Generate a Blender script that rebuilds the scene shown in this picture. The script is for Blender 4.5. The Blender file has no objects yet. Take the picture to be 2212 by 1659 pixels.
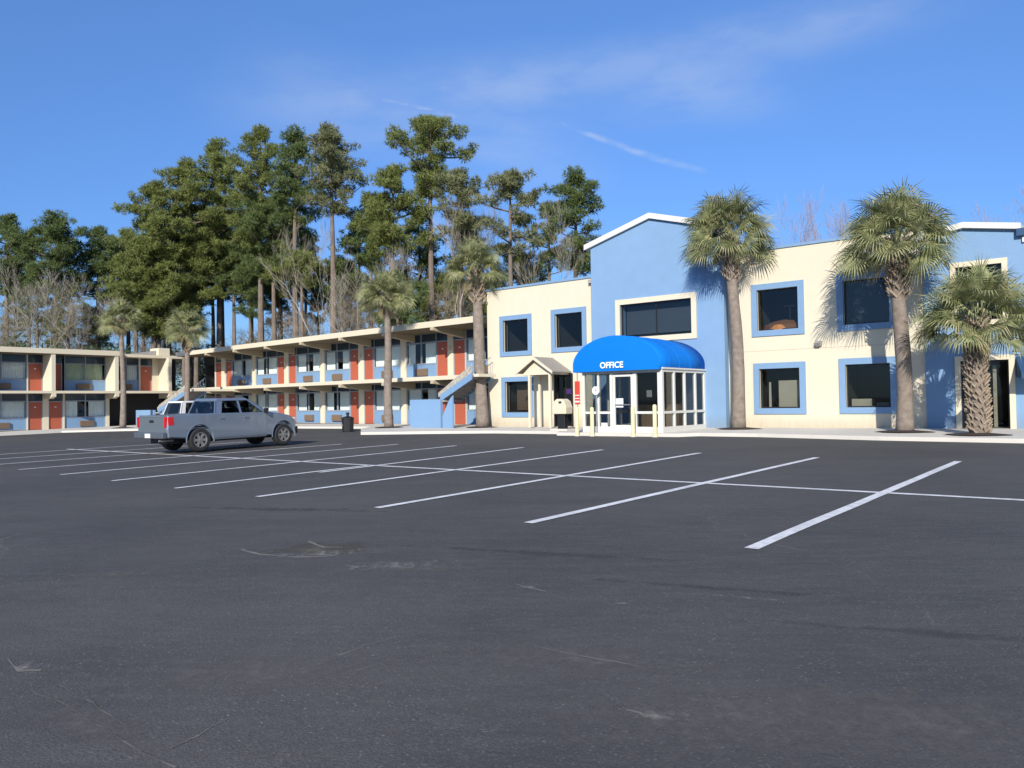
import bpy, math, random
from math import sin, cos, pi, radians, sqrt
from mathutils import Vector, Matrix
import numpy as np

S = bpy.context.scene
COL = S.collection
# ------------------------------------------------------------------ camera frame (metres; x along the office front, y towards it)
RT = np.array([0.99988752, -0.01499831, 0.0]); FW = np.array([0.00033954, 0.02263616, 0.99974371]); UP = np.array([-0.01499447, -0.99963126, 0.02263871])
TH = radians(39.0); EYE = 1.65; FPX = 1700.0
UU = (cos(TH), -sin(TH)); VV = (sin(TH), cos(TH))
GA, GB = 0.00521616, 0.0158048
def g(x, y): return max(-0.45, min(0.72, GA * x + GB * y))
def at(px, py, D):
    """world point that stands D metres deep in the view, on the line of pixel px,py (2212 x 1659)"""
    d = np.array([px - 1106, py - 829.5, FPX]); X, Y, Z = d.dot(RT), d.dot(FW), d.dot(UP); s = D / Y
    return Vector((s * (X * UU[0] + Y * UU[1]), s * (X * VV[0] + Y * VV[1]), EYE + s * Z))

# ------------------------------------------------------------------ tagging helpers
def tag(o, label=None, cat=None, group=None, kind=None):
    if label: o['label'] = label
    if cat: o['category'] = cat
    if group: o['group'] = group
    if kind: o['kind'] = kind
    return o
def empty(name, loc=(0, 0, 0), rz=0.0, label=None, cat=None, group=None):
    o = bpy.data.objects.new(name, None); COL.objects.link(o)
    o.location = loc; o.rotation_euler = (0, 0, rz); o.empty_display_size = .3
    return tag(o, label, cat, group)
def kids(o): return [c for c in COL.objects if c.parent == o]
def copy_tree(o, parent=None):
    c = o.copy(); COL.objects.link(c); c.parent = parent
    for ch in kids(o): copy_tree(ch, c)
    return c

# ------------------------------------------------------------------ mesh builder
class MB:
    def __init__(s): s.v = []; s.f = []; s.m = []
    def add(s, vs, fs, mi=0):
        b = len(s.v); s.v.extend([tuple(p) for p in vs])
        for q in fs: s.f.append(tuple(b + i for i in q)); s.m.append(mi)
        return s
    def box(s, x0, x1, y0, y1, z0, z1, mi=0):
        return s.add([(x0,y0,z0),(x1,y0,z0),(x1,y1,z0),(x0,y1,z0),(x0,y0,z1),(x1,y0,z1),(x1,y1,z1),(x0,y1,z1)],
                     [(0,3,2,1),(4,5,6,7),(0,1,5,4),(1,2,6,5),(2,3,7,6),(3,0,4,7)], mi)
    def quad(s, a, b, c, d, mi=0): return s.add([a, b, c, d], [(0, 1, 2, 3)], mi)
    def prism(s, poly, fn0, fn1, mi=0):
        """poly: list of 2-D points; fn0/fn1 map a 2-D point to 3-D on either face"""
        n = len(poly); vs = [fn0(p) for p in poly] + [fn1(p) for p in poly]
        fs = [tuple(range(n - 1, -1, -1)), tuple(range(n, 2 * n))] + [(i, (i + 1) % n, n + (i + 1) % n, n + i) for i in range(n)]
        return s.add(vs, fs, mi)
    def tube(s, pts, rad, n=8, mi=0, cap=True):
        pts = [Vector(p) for p in pts]; rings = []
        t0 = (pts[1] - pts[0]).normalized(); ref = Vector((0, 0, 1)) if abs(t0.z) < .9 else Vector((1, 0, 0))
        u = t0.cross(ref).normalized(); vs = []
        for i, p in enumerate(pts):
            t = (pts[min(i + 1, len(pts) - 1)] - pts[max(i - 1, 0)]).normalized()
            u = (u - t * u.dot(t)).normalized(); w = t.cross(u)
            r = rad[i] if hasattr(rad, '__len__') else rad
            for k in range(n):
                a = 2 * pi * k / n; vs.append(p + (u * cos(a) + w * sin(a)) * r)
        fs = []
        for i in range(len(pts) - 1):
            for k in range(n):
                k2 = (k + 1) % n; fs.append((i*n+k, i*n+k2, (i+1)*n+k2, (i+1)*n+k))
        if cap: fs.append(tuple(range(n - 1, -1, -1))); fs.append(tuple((len(pts)-1)*n + k for k in range(n)))
        return s.add(vs, fs, mi)
    def lathe(s, prof, c=(0, 0, 0), n=20, mi=0, axis='z', cap=True):
        vs = []
        for r, z in prof:
            for k in range(n):
                a = 2 * pi * k / n
                p = (r*cos(a), r*sin(a), z) if axis == 'z' else (z, r*cos(a), r*sin(a))
                vs.append((c[0]+p[0], c[1]+p[1], c[2]+p[2]))
        fs = []
        for i in range(len(prof) - 1):
            for k in range(n):
                k2 = (k + 1) % n; fs.append((i*n+k, i*n+k2, (i+1)*n+k2, (i+1)*n+k))
        if cap: fs.append(tuple(range(n - 1, -1, -1))); fs.append(tuple((len(prof)-1)*n + k for k in range(n)))
        return s.add(vs, fs, mi)
    def wall(s, us, zs, solid, y0, y1, ztop=None, mi=0):
        """welded wall on a grid; solid(uc, zc) says which cells are filled; ztop(u) bends the top row"""
        us = sorted(set(round(u, 4) for u in us)); zs = sorted(set(round(z, 4) for z in zs)); idx = {}
        def V(i, j, k):
            key = (i, j, k)
            if key not in idx:
                z = zs[j]
                if ztop and j == len(zs) - 1: z = ztop(us[i])
                idx[key] = len(s.v); s.v.append((us[i], (y0, y1)[k], z))
            return idx[key]
        nu, nz = len(us) - 1, len(zs) - 1
        sol = [[solid((us[i]+us[i+1])/2, (zs[j]+zs[j+1])/2) for j in range(nz)] for i in range(nu)]
        def F(q): s.f.append(q); s.m.append(mi)
        for i in range(nu):
            for j in range(nz):
                if not sol[i][j]: continue
                F((V(i,j,0), V(i+1,j,0), V(i+1,j+1,0), V(i,j+1,0))); F((V(i+1,j,1), V(i,j,1), V(i,j+1,1), V(i+1,j+1,1)))
                if i == 0 or not sol[i-1][j]: F((V(i,j,1), V(i,j,0), V(i,j+1,0), V(i,j+1,1)))
                if i == nu-1 or not sol[i+1][j]: F((V(i+1,j,0), V(i+1,j,1), V(i+1,j+1,1), V(i+1,j+1,0)))
                if j == 0 or not sol[i][j-1]: F((V(i,j,1), V(i+1,j,1), V(i+1,j,0), V(i,j,0)))
                if j == nz-1 or not sol[i][j+1]: F((V(i,j+1,0), V(i+1,j+1,0), V(i+1,j+1,1), V(i,j+1,1)))
        return s
    def build(s, name, mats, parent=None, smooth=False, bevel=0.0, loc=None):
        me = bpy.data.meshes.new(name); me.from_pydata(s.v, [], s.f)
        if not isinstance(mats, (list, tuple)): mats = [mats]
        for m in mats: me.materials.append(m)
        if len(mats) > 1: me.polygons.foreach_set('material_index', s.m)
        if smooth: me.polygons.foreach_set('use_smooth', [True] * len(s.f))
        me.update()
        o = bpy.data.objects.new(name, me); COL.objects.link(o)
        if parent is not None: o.parent = parent
        if loc: o.location = loc
        if bevel:
            b = o.modifiers.new('edge', 'BEVEL'); b.width = bevel; b.segments = 2; b.limit_method = 'ANGLE'; b.angle_limit = radians(38)
        return o
def tri_mesh(name, A, mats, parent=None):
    """A: (n,3,3) array of triangles"""
    n = len(A); me = bpy.data.meshes.new(name); me.vertices.add(3*n); me.vertices.foreach_set('co', A.reshape(-1).astype(np.float32)); me.loops.add(3*n); me.loops.foreach_set('vertex_index', np.arange(3*n, dtype=np.int32))
    me.polygons.add(n); me.polygons.foreach_set('loop_start', np.arange(0, 3*n, 3, dtype=np.int32)); me.polygons.foreach_set('loop_total', np.full(n, 3, dtype=np.int32)); me.materials.append(mats); me.update(); me.validate()
    o = bpy.data.objects.new(name, me); COL.objects.link(o)
    if parent is not None: o.parent = parent
    return o
def needles(rs, clumps, per_m3, blades, w, lo, hi, flat=.62):
    """clumps: rows x,y,z,R -> triangles of needle sprays filling each clump"""
    out = []
    for cx, cy, cz, R in clumps:
        nt = max(6, int(per_m3*R*R)); v = rs.normal(size=(nt, 3)); v /= np.linalg.norm(v, axis=1)[:, None]; rr = R*rs.random(nt)**.45
        q = np.array([cx, cy, cz]) + v*rr[:, None]*np.array([1, 1, flat]); q = np.repeat(q, blades, 0); vv = np.repeat(v, blades, 0)
        d = vv*.7 + rs.uniform(-1, 1, (nt*blades, 3)) + np.array([0, 0, .25]); d /= np.linalg.norm(d, axis=1)[:, None]
        s_ = np.cross(d, rs.uniform(-1, 1, (nt*blades, 3))); s_ /= np.linalg.norm(s_, axis=1)[:, None] + 1e-6; L = rs.uniform(lo, hi, (nt*blades, 1))
        out.append(np.stack([q - s_*w, q + s_*w, q + d*L], 1))
    return np.concatenate(out) if out else np.zeros((0, 3, 3))
def openings_wall(mb, u0, u1, z0, z1, ops, y0, y1, extra_u=(), ztop=None):
    us = [u0, u1] + [o[i] for o in ops for i in (0, 1)] + list(extra_u); zs = [z0, z1] + [o[i] for o in ops for i in (2, 3)]
    mb.wall(us, zs, lambda u, z: not any(o[0] < u < o[1] and o[2] < z < o[3] for o in ops), y0, y1, ztop)
    return mb
def frame_mb(mb, u0, u1, z0, z1, w, y0, y1):
    return mb.wall([u0, u0+w, u1-w, u1], [z0, z0+w, z1-w, z1], lambda u, z: not (u0+w < u < u1-w and z0+w < z < z1-w), y0, y1)

# ------------------------------------------------------------------ materials
def mat(name, base, rough=.6, var=0.0, scale=3.0, bump=0.0, bscale=40.0, metal=0.0, spec=.5, var2=0.0, scale2=.35, tint=None, coat=0.0):
    base = tuple(c * .87 for c in base); tint = tuple(c * .87 for c in tint) if tint else None
    m = bpy.data.materials.new(name); m.use_nodes = True; nt = m.node_tree; N = nt.nodes; Lk = nt.links
    p = N['Principled BSDF']; p.inputs['Roughness'].default_value = rough; p.inputs['Metallic'].default_value = metal
    p.inputs['Specular IOR Level'].default_value = spec; p.inputs['Coat Weight'].default_value = coat
    p.inputs['Base Color'].default_value = (*base, 1)
    tc = N.new('ShaderNodeTexCoord')
    if var or var2:
        t = tint or tuple(c * .55 for c in base)
        mx = N.new('ShaderNodeMix'); mx.data_type = 'RGBA'; mx.inputs['A'].default_value = (*base, 1); mx.inputs['B'].default_value = (*t, 1)
        n1 = N.new('ShaderNodeTexNoise'); n1.inputs['Scale'].default_value = scale; n1.inputs['Detail'].default_value = 6; Lk.new(tc.outputs['Object'], n1.inputs['Vector'])
        r1 = N.new('ShaderNodeMapRange'); r1.inputs['From Min'].default_value = .35; r1.inputs['From Max'].default_value = .75; r1.inputs['To Max'].default_value = var
        Lk.new(n1.outputs['Fac'], r1.inputs['Value'])
        n2 = N.new('ShaderNodeTexNoise'); n2.inputs['Scale'].default_value = scale2; n2.inputs['Detail'].default_value = 4; Lk.new(tc.outputs['Object'], n2.inputs['Vector'])
        r2 = N.new('ShaderNodeMapRange'); r2.inputs['From Min'].default_value = .4; r2.inputs['From Max'].default_value = .7; r2.inputs['To Max'].default_value = var2
        Lk.new(n2.outputs['Fac'], r2.inputs['Value'])
        ad = N.new('ShaderNodeMath'); ad.operation = 'ADD'; ad.use_clamp = True; Lk.new(r1.outputs[0], ad.inputs[0]); Lk.new(r2.outputs[0], ad.inputs[1])
        Lk.new(ad.outputs[0], mx.inputs['Factor']); Lk.new(mx.outputs['Result'], p.inputs['Base Color'])
    if bump:
        nb = N.new('ShaderNodeTexNoise'); nb.inputs['Scale'].default_value = bscale; nb.inputs['Detail'].default_value = 5; Lk.new(tc.outputs['Object'], nb.inputs['Vector'])
        bp = N.new('ShaderNodeBump'); bp.inputs['Strength'].default_value = bump; bp.inputs['Distance'].default_value = .02
        Lk.new(nb.outputs['Fac'], bp.inputs['Height']); Lk.new(bp.outputs[0], p.inputs['Normal'])
    return m
def glass(name, trans=.6, tint=(.88, .90, .90), rough=.02):
    m = bpy.data.materials.new(name); m.use_nodes = True; nt = m.node_tree; N = nt.nodes; Lk = nt.links; N.clear()
    out = N.new('ShaderNodeOutputMaterial'); gl = N.new('ShaderNodeBsdfGlossy'); gl.inputs['Roughness'].default_value = rough; gl.inputs['Color'].default_value = (.9, .95, 1, 1)
    tr = N.new('ShaderNodeBsdfTransparent'); tr.inputs['Color'].default_value = (*[c * trans for c in tint], 1)
    lw = N.new('ShaderNodeFresnel'); lw.inputs['IOR'].default_value = 1.5; ge = N.new('ShaderNodeNewGeometry'); iv = N.new('ShaderNodeMath'); iv.operation = 'SUBTRACT'; iv.inputs[0].default_value = 1; Lk.new(ge.outputs['Backfacing'], iv.inputs[1])
    ml = N.new('ShaderNodeMath'); ml.operation = 'MULTIPLY'; Lk.new(lw.outputs[0], ml.inputs[0]); Lk.new(iv.outputs[0], ml.inputs[1])
    mx = N.new('ShaderNodeMixShader'); Lk.new(ml.outputs[0], mx.inputs[0]); Lk.new(tr.outputs[0], mx.inputs[1]); Lk.new(gl.outputs[0], mx.inputs[2])
    Lk.new(mx.outputs[0], out.inputs['Surface']); return m
def leafmat(name, dark, light, scale=1.2, trans=.25):
    m = bpy.data.materials.new(name); m.use_nodes = True; nt = m.node_tree; N = nt.nodes; Lk = nt.links; N.clear()
    out = N.new('ShaderNodeOutputMaterial'); tc = N.new('ShaderNodeTexCoord'); no = N.new('ShaderNodeTexNoise'); no.inputs['Scale'].default_value = scale; no.inputs['Detail'].default_value = 3
    Lk.new(tc.outputs['Object'], no.inputs['Vector'])
    cr = N.new('ShaderNodeValToRGB'); cr.color_ramp.elements[0].position = .35; cr.color_ramp.elements[1].position = .65
    cr.color_ramp.elements[0].color = (*dark, 1); cr.color_ramp.elements[1].color = (*light, 1); Lk.new(no.outputs['Fac'], cr.inputs[0])
    d = N.new('ShaderNodeBsdfPrincipled'); d.inputs['Roughness'].default_value = .55; d.inputs['Specular IOR Level'].default_value = .35
    t = N.new('ShaderNodeBsdfTranslucent'); mx = N.new('ShaderNodeMixShader'); mx.inputs[0].default_value = trans
    Lk.new(cr.outputs[0], d.inputs['Base Color']); Lk.new(cr.outputs[0], t.inputs['Color']); Lk.new(d.outputs[0], mx.inputs[1]); Lk.new(t.outputs[0], mx.inputs[2]); Lk.new(mx.outputs[0], out.inputs['Surface'])
    return m

M = {}
M['cream'] = mat('cream_stucco', (.71, .645, .50), .85, var=.12, scale=2.2, bump=.35, bscale=60, var2=.10, tint=(.55, .46, .33))
def base_dirt(m, h=.55, col=(.34, .27, .18), amt=.75, sc=(2.2, 2.2, .5)):
    nt = m.node_tree; N = nt.nodes; Lk = nt.links; p = N['Principled BSDF']; src = p.inputs['Base Color'].links[0].from_socket
    tc = N.new('ShaderNodeTexCoord'); sp = N.new('ShaderNodeSeparateXYZ'); Lk.new(tc.outputs['Object'], sp.inputs[0]); no = N.new('ShaderNodeTexNoise'); no.inputs['Scale'].default_value = 2.6; no.inputs['Detail'].default_value = 7; no.inputs['Roughness'].default_value = .65
    mp = N.new('ShaderNodeMapping'); mp.inputs['Scale'].default_value = sc; Lk.new(tc.outputs['Object'], mp.inputs['Vector']); Lk.new(mp.outputs[0], no.inputs['Vector'])
    r_ = N.new('ShaderNodeMapRange'); r_.inputs['From Min'].default_value = 0; r_.inputs['From Max'].default_value = h; r_.inputs['To Min'].default_value = 1; r_.inputs['To Max'].default_value = 0; Lk.new(sp.outputs['Z'], r_.inputs['Value'])
    a = N.new('ShaderNodeMath'); a.operation = 'MULTIPLY'; Lk.new(r_.outputs[0], a.inputs[0]); Lk.new(no.outputs['Fac'], a.inputs[1]); b = N.new('ShaderNodeMath'); b.operation = 'MULTIPLY'; b.use_clamp = True; Lk.new(a.outputs[0], b.inputs[0]); b.inputs[1].default_value = amt*1.6
    mx = N.new('ShaderNodeMix'); mx.data_type = 'RGBA'; Lk.new(src, mx.inputs['A']); mx.inputs['B'].default_value = (*col, 1); Lk.new(b.outputs[0], mx.inputs['Factor']); Lk.new(mx.outputs['Result'], p.inputs['Base Color'])
base_dirt(M['cream']); base_dirt(M['cream'], 20, (.45, .40, .30), .16, (2.4, 2.4, .10))
M['blue'] = mat('blue_stucco', (.215, .36, .56), .85, var=.15, scale=2.0, bump=.35, bscale=60, var2=.12, tint=(.12, .21, .36))
M['guard'] = mat('mottled_guard_panel', (.50, .46, .38), .85, var=.9, scale=7, tint=(.2, .18, .15))
M['tan'] = mat('shade_toned_beam', (.50, .42, .29), .7, var=.2, scale=3)  # beam tan, taken darker than cream to carry the shade under the roofs
M['soffit'] = mat('shade_darkened_soffit', (.19, .155, .10), .85, var=.3, scale=4)  # tan-brown soffit with the shade below roof and walkway darkened into its colour
M['ctj'] = mat('dark_cream_joint', (.50, .42, .30), .9)  # slightly darker cream for the control joint
base_dirt(M['blue'], 20, (.13, .22, .35), .16, (2.4, 2.4, .10)); base_dirt(M['blue'], .6, (.16, .17, .18), .6)
M['bluetrim'] = mat('blue_trim_paint', (.19, .32, .50), .6, var=.15, scale=5)
M['creamtrim'] = mat('cream_trim_paint', (.71, .63, .47), .55, var=.15, scale=4, tint=(.6, .52, .38))
M['white'] = mat('white_frame', (.70, .69, .64), .45, var=.08, scale=6)
M['door'] = mat('orange_door', (.43, .105, .055), .55, var=.25, scale=3, tint=(.40, .09, .05))
M['greyframe'] = mat('grey_blue_frame', (.30, .34, .40), .5, var=.1)
M['clere'] = mat('dark_teal_glass', (.035, .06, .09), .12, var=.3, scale=1.5)
M['ac'] = mat('brown_grille', (.22, .15, .10), .6, var=.3, scale=8)
M['curtain'] = mat('pale_curtain', (.80, .81, .77), .9, var=.2, scale=3, tint=(.45, .5, .5))
M['curtain2'] = mat('green_curtain', (.50, .55, .36), .9, var=.3, scale=3)
M['black'] = mat('black_plastic', (.015, .015, .017), .45, var=.2)
M['dark'] = mat('dark_interior', (.05, .048, .05), .9)
M['concrete'] = mat('pale_concrete', (.70, .655, .575), .9, var=.35, scale=1.5, bump=.3, bscale=30, var2=.25, tint=(.52, .48, .42))
M['stair'] = mat('worn_grey_stair', (.36, .34, .32), .85, var=.5, scale=4)
M['roof'] = mat('grey_shingle', (.34, .31, .27), .9, var=.4, scale=9, bump=.6, bscale=25)
M['awning'] = mat('azure_canvas', (.0, .18, .66), .75, var=.25, scale=1.6, bump=.4, bscale=9, spec=.2, tint=(.0, .16, .60))
M['letter'] = mat('white_lettering', (.85, .92, .88), .5)
M['yellow'] = mat('faded_yellow_paint', (.78, .73, .40), .6, var=.3, scale=6, tint=(.6, .58, .4))
M['red'] = mat('red_sign_paint', (.62, .06, .035), .5, var=.2)
M['mulch'] = mat('dark_mulch', (.045, .028, .02), .95, var=.5, scale=8, bump=.8, bscale=30)
M['trunk'] = mat('palm_bark', (.27, .225, .185), .95, var=.7, scale=5, bump=.9, bscale=18, tint=(.12, .085, .065))
M['boot'] = mat('palm_boot', (.42, .33, .24), .9, var=.6, scale=6, tint=(.2, .15, .1))
M['bark'] = mat('pine_bark', (.21, .165, .13), .95, var=.7, scale=1.6, bump=.8, bscale=8, tint=(.10, .075, .06))
M['twig'] = mat('bare_twig', (.38, .34, .28), .95, var=.5, scale=1.0, tint=(.20, .17, .13))
M['brush'] = mat('brushwood', (.27, .23, .17), .95, var=.5, scale=1.0, tint=(.15, .12, .085))
M['twigpink'] = mat('pinkish_twig', (.34, .27, .26), .95, var=.4, scale=1.0, tint=(.24, .19, .19))
M['palm'] = leafmat('palm_leaf', (.12, .14, .055), (.40, .41, .20), 3.2, .3)
M['palmdry'] = leafmat('dry_palm_leaf', (.26, .22, .12), (.45, .38, .22), 2.5, .2)
M['pine0'] = leafmat('pine_needles_olive', (.14, .17, .045), (.31, .345, .11), 2.2, .45)
M['pine1'] = leafmat('pine_needles_deep', (.09, .13, .045), (.21, .265, .09), 2.2, .45)
M['pine2'] = leafmat('pine_needles_pale', (.14, .155, .07), (.31, .32, .16), .8, .4)
M['glass'] = glass('office_glass', .85)
M['mglass'] = glass('motel_glass', .98, (.97, 1, 1))
M['paint'] = mat('grey_blue_car_paint', (.25, .30, .37), .24, metal=.5, spec=.6, coat=.8, var=.05)
M['whitepaint'] = mat('white_car_paint', (.80, .80, .78), .3, coat=.5)
M['tint'] = glass('tinted_car_glass_clear', .42, (.8, .9, .9))
M['carglass'] = mat('tinted_car_glass', (.012, .016, .02), .04, spec=.8)
M['tailpaint'] = mat('grey_tailgate_paint', (.20, .23, .26), .35, metal=.45, spec=.5)
M['tyre'] = mat('tyre_rubber', (.02, .02, .021), .85, bump=.3)
M['rim'] = mat('silver_alloy', (.45, .43, .41), .35, metal=.7)
M['chrome'] = mat('bumper_metal', (.16, .18, .21), .4, metal=.5)
M['taillight'] = mat('red_lens', (.62, .01, .01), .2, spec=.8)
M['plate'] = mat('white_plate', (.8, .8, .8), .5)
M['orange'] = mat('orange_cloth', (.30, .13, .045), .8)
M['beige'] = mat('beige_board', (.62, .57, .44), .8, var=.2)
M['blind'] = mat('slate_blind', (.085, .11, .15), .7, var=.2)
M['purple'] = mat('purple_poster', (.22, .05, .45), .6)
M['navy'] = mat('navy_canvas', (.02, .07, .16), .7)

def asphalt():
    m = bpy.data.materials.new('asphalt'); m.use_nodes = True; nt = m.node_tree; N = nt.nodes; Lk = nt.links
    p = N['Principled BSDF']; tc = N.new('ShaderNodeTexCoord'); P = tc.outputs['Object']
    def noise(scale, detail=4, rough=.5, vec=None, dist=0):
        n = N.new('ShaderNodeTexNoise'); n.inputs['Scale'].default_value = scale; n.inputs['Detail'].default_value = detail; n.inputs['Roughness'].default_value = rough; n.inputs['Distortion'].default_value = dist
        Lk.new(vec or P, n.inputs['Vector']); return n.outputs['Fac']
    def rng(x, a, b, c, d):
        r = N.new('ShaderNodeMapRange'); Lk.new(x, r.inputs['Value'])
        for k, v in zip(('From Min', 'From Max', 'To Min', 'To Max'), (a, b, c, d)): r.inputs[k].default_value = v
        return r.outputs[0]
    def mixc(f, A, B):
        x = N.new('ShaderNodeMix'); x.data_type = 'RGBA'
        Lk.new(f, x.inputs['Factor'])
        for k, v in (('A', A), ('B', B)):
            if isinstance(v, tuple): x.inputs[k].default_value = (*v, 1)
            else: Lk.new(v, x.inputs[k])
        return x.outputs['Result']
    def mth(op, a, b=None):
        x = N.new('ShaderNodeMath'); x.operation = op
        for i, v in enumerate((a, b)):
            if v is None: continue
            if isinstance(v, (int, float)): x.inputs[i].default_value = v
            else: Lk.new(v, x.inputs[i])
        return x.outputs[0]
    mp = N.new('ShaderNodeMapping'); mp.vector_type = 'TEXTURE'; mp.inputs['Scale'].default_value = (3.2, .7, 1); mp.inputs['Rotation'].default_value = (0, 0, radians(33)); Lk.new(P, mp.inputs['Vector'])
    c = mixc(rng(noise(.22, 6, .6), .34, .66, 0, 1), (.060, .0575, .053), (.100, .094, .082))
    c = mixc(rng(noise(.9, 5, .6, mp.outputs[0], .6), .42, .72, 0, .55), c, (.046, .045, .044))
    # worn paler zone in the near lane
    sx = N.new('ShaderNodeSeparateXYZ'); Lk.new(P, sx.inputs[0])
    near = mth('MULTIPLY', rng(sx.outputs['Y'], 7.5, 1.0, 0, 1), rng(noise(.5, 6, .65), .38, .66, 0, 1))
    c = mixc(mth('MULTIPLY', near, .6), c, (.125, .12, .105))
    c = mixc(rng(noise(7, 6, .7, mp.outputs[0]), .45, .75, 0, .5), c, (.135, .13, .118))
    c = mixc(rng(noise(16, 5, .7), .5, .8, 0, .6), c, (.05, .05, .05))
    # aggregate speckle
    vo = N.new('ShaderNodeTexVoronoi'); vo.inputs['Scale'].default_value = 42; Lk.new(P, vo.inputs['Vector'])
    cell = N.new('ShaderNodeTexWhiteNoise'); cell.noise_dimensions = '3D'; Lk.new(vo.outputs['Position'], cell.inputs['Vector'])
    sp = mth('MULTIPLY', mth('GREATER_THAN', cell.outputs['Value'], .90), mth('LESS_THAN', vo.outputs['Distance'], .30))
    c = mixc(mth('MULTIPLY', sp, rng(noise(.6, 4), .35, .7, .05, .6)), c, (.36, .35, .32))
    c = mixc(mth('MULTIPLY', rng(noise(85, 2), .35, .7, 0, 1), .55), c, (.035, .035, .036))
    c = mixc(mth('MULTIPLY', rng(noise(48, 3, .7), .56, .70, 0, 1), .45), c, (.19, .185, .17))
    # hairline cracks (edges of big cells, broken up)
    vc = N.new('ShaderNodeTexVoronoi'); vc.feature = 'DISTANCE_TO_EDGE'; vc.inputs['Scale'].default_value = .16
    vm = N.new('ShaderNodeVectorMath'); vm.operation = 'MULTIPLY_ADD'; nz = N.new('ShaderNodeTexNoise'); nz.inputs['Scale'].default_value = 1.3; nz.inputs['Detail'].default_value = 5; Lk.new(P, nz.inputs['Vector'])
    Lk.new(nz.outputs['Color'], vm.inputs[0]); vm.inputs[1].default_value = (.9, .9, .9); Lk.new(P, vm.inputs[2]); Lk.new(vm.outputs[0], vc.inputs['Vector'])
    cr = mth('MULTIPLY', rng(vc.outputs['Distance'], .0, .0035, 1, 0), rng(noise(.45, 4, .6), .47, .60, 0, 1))
    c = mixc(mth('MULTIPLY', cr, .45), c, (.17, .165, .15))
    Lk.new(c, p.inputs['Base Color']); p.inputs['Roughness'].default_value = .82; p.inputs['Specular IOR Level'].default_value = .35
    bp = N.new('ShaderNodeBump'); bp.inputs['Strength'].default_value = .45; bp.inputs['Distance'].default_value = .012; Lk.new(noise(70, 3), bp.inputs['Height']); Lk.new(bp.outputs[0], p.inputs['Normal'])
    return m
M['asphalt'] = asphalt()
M['soil'] = mat('leaf_litter', (.10, .075, .045), .95, var=.6, scale=.6, tint=(.05, .07, .02))
M['line'] = mat('white_road_paint', (.92, .91, .88), .7, var=.4, scale=9, var2=.2, scale2=1.2, tint=(.22, .22, .23))
M['scuff'] = mat('pale_crack', (.20, .19, .165), .9, var=.9, scale=5, tint=(.12, .115, .10))
M['oil'] = mat('brown_stain', (.075, .07, .055), .8, var=.7, scale=4, tint=(.09, .09, .09))

# ------------------------------------------------------------------ ground
def sheet(name, xs, ys, m, dz, kind='structure'):
    mb = MB(); nx, ny = len(xs), len(ys)
    vs = [(x, y, g(x, y) + dz) for x in xs for y in ys]
    fs = [(i*ny+j, (i+1)*ny+j, (i+1)*ny+j+1, i*ny+j+1) for i in range(nx-1) for j in range(ny-1)]
    mb.add(vs, fs); return tag(mb.build(name, m), kind=kind)
far = [-1500, -800, -400, -250] + list(range(-200, 201, 10)) + [250, 400, 800, 1500]
sheet('ground', far, far, M['soil'], -.03)
sheet('parking_lot', list(range(-86, 60, 4)), list(range(-60, 37, 3)), M['asphalt'], 0)

def strip(p0, p1, w, name='painted_line', m=None, dz=.006, n=12, jag=0.0, seed=0):
    """flat painted strip on the sloping lot"""
    rnd = random.Random(seed); mb = MB(); p0 = Vector(p0); p1 = Vector(p1); d = (p1 - p0); nrm = Vector((-d.y, d.x)).normalized() * w / 2; vs = []
    for i in range(n + 1):
        c = p0 + d * i / n; j = rnd.uniform(-jag, jag)
        for sgn in (-1, 1):
            q = c + nrm * sgn * (1 + rnd.uniform(-jag, jag)) + nrm * j; vs.append((q.x, q.y, g(q.x, q.y) + dz))
    mb.add(vs, [(2*i, 2*i+2, 2*i+3, 2*i+1) for i in range(n)])
    return tag(mb.build(name, m or M['line']), kind='structure')
LINES = [((-23.9, 8.18), (-23.3, 18.7)), ((-20.87, 8.06), (-20.8, 19.2)), ((-17.84, 7.95), (-17.98, 19.2)), ((-14.95, 7.87), (-15.1, 13.0)), ((-14.75, 11.2), (-15.1, 19.15)),
         ((-12.09, 7.85), (-12.15, 19.05)), ((-9.08, 7.94), (-9.06, 18.85)), ((-6.21, 7.95), (-5.97, 18.45)), ((-3.21, 7.8), (-3.11, 18.48)),
         ((-26.9, 8.3), (-26.3, 18.6)), ((-29.9, 8.4), (-29.2, 18.5)), ((-32.9, 8.5), (-32.3, 18.3))]
for i, (a, b) in enumerate(LINES): strip(a, b, .15 if i != 3 else .13, dz=.010 if i != 3 else .006, seed=i, jag=.05)
strip((-33.5, 13.2), (2.5, 12.75), .14, dz=.006, n=30, jag=.04)

def blob(name, cx, cy, rx, ry, rz, m, dz, seed, n=40, jag=.3):
    rnd = random.Random(seed); ph = [rnd.uniform(0, 6.28) for _ in range(5)]; mb = MB(); vs = [(cx, cy, g(cx, cy) + dz)]
    for k in range(n):
        a = 2*pi*k/n; r = 1 + jag * sum(sin((j+2)*a + ph[j]) / (j+1.3) for j in range(5)) * .5 + rnd.uniform(-.06, .06)
        x, y = rx*r*cos(a), ry*r*sin(a); X = cx + x*cos(rz) - y*sin(rz); Y = cy + x*sin(rz) + y*cos(rz); vs.append((X, Y, g(X, Y) + dz))
    mb.add(vs, [(0, 1+k, 1+(k+1) % n) for k in range(n)]); return mb.build(name, m)
def gpt(px, py):
    d = np.array([px - 1106, py - 829.5, FPX]); X, Y, Z = d.dot(RT), d.dot(FW), d.dot(UP); dx, dy = X*UU[0]+Y*UU[1], X*VV[0]+Y*VV[1]
    s = EYE / (GA*dx + GB*dy - Z); return Vector((s*dx, s*dy))
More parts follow.
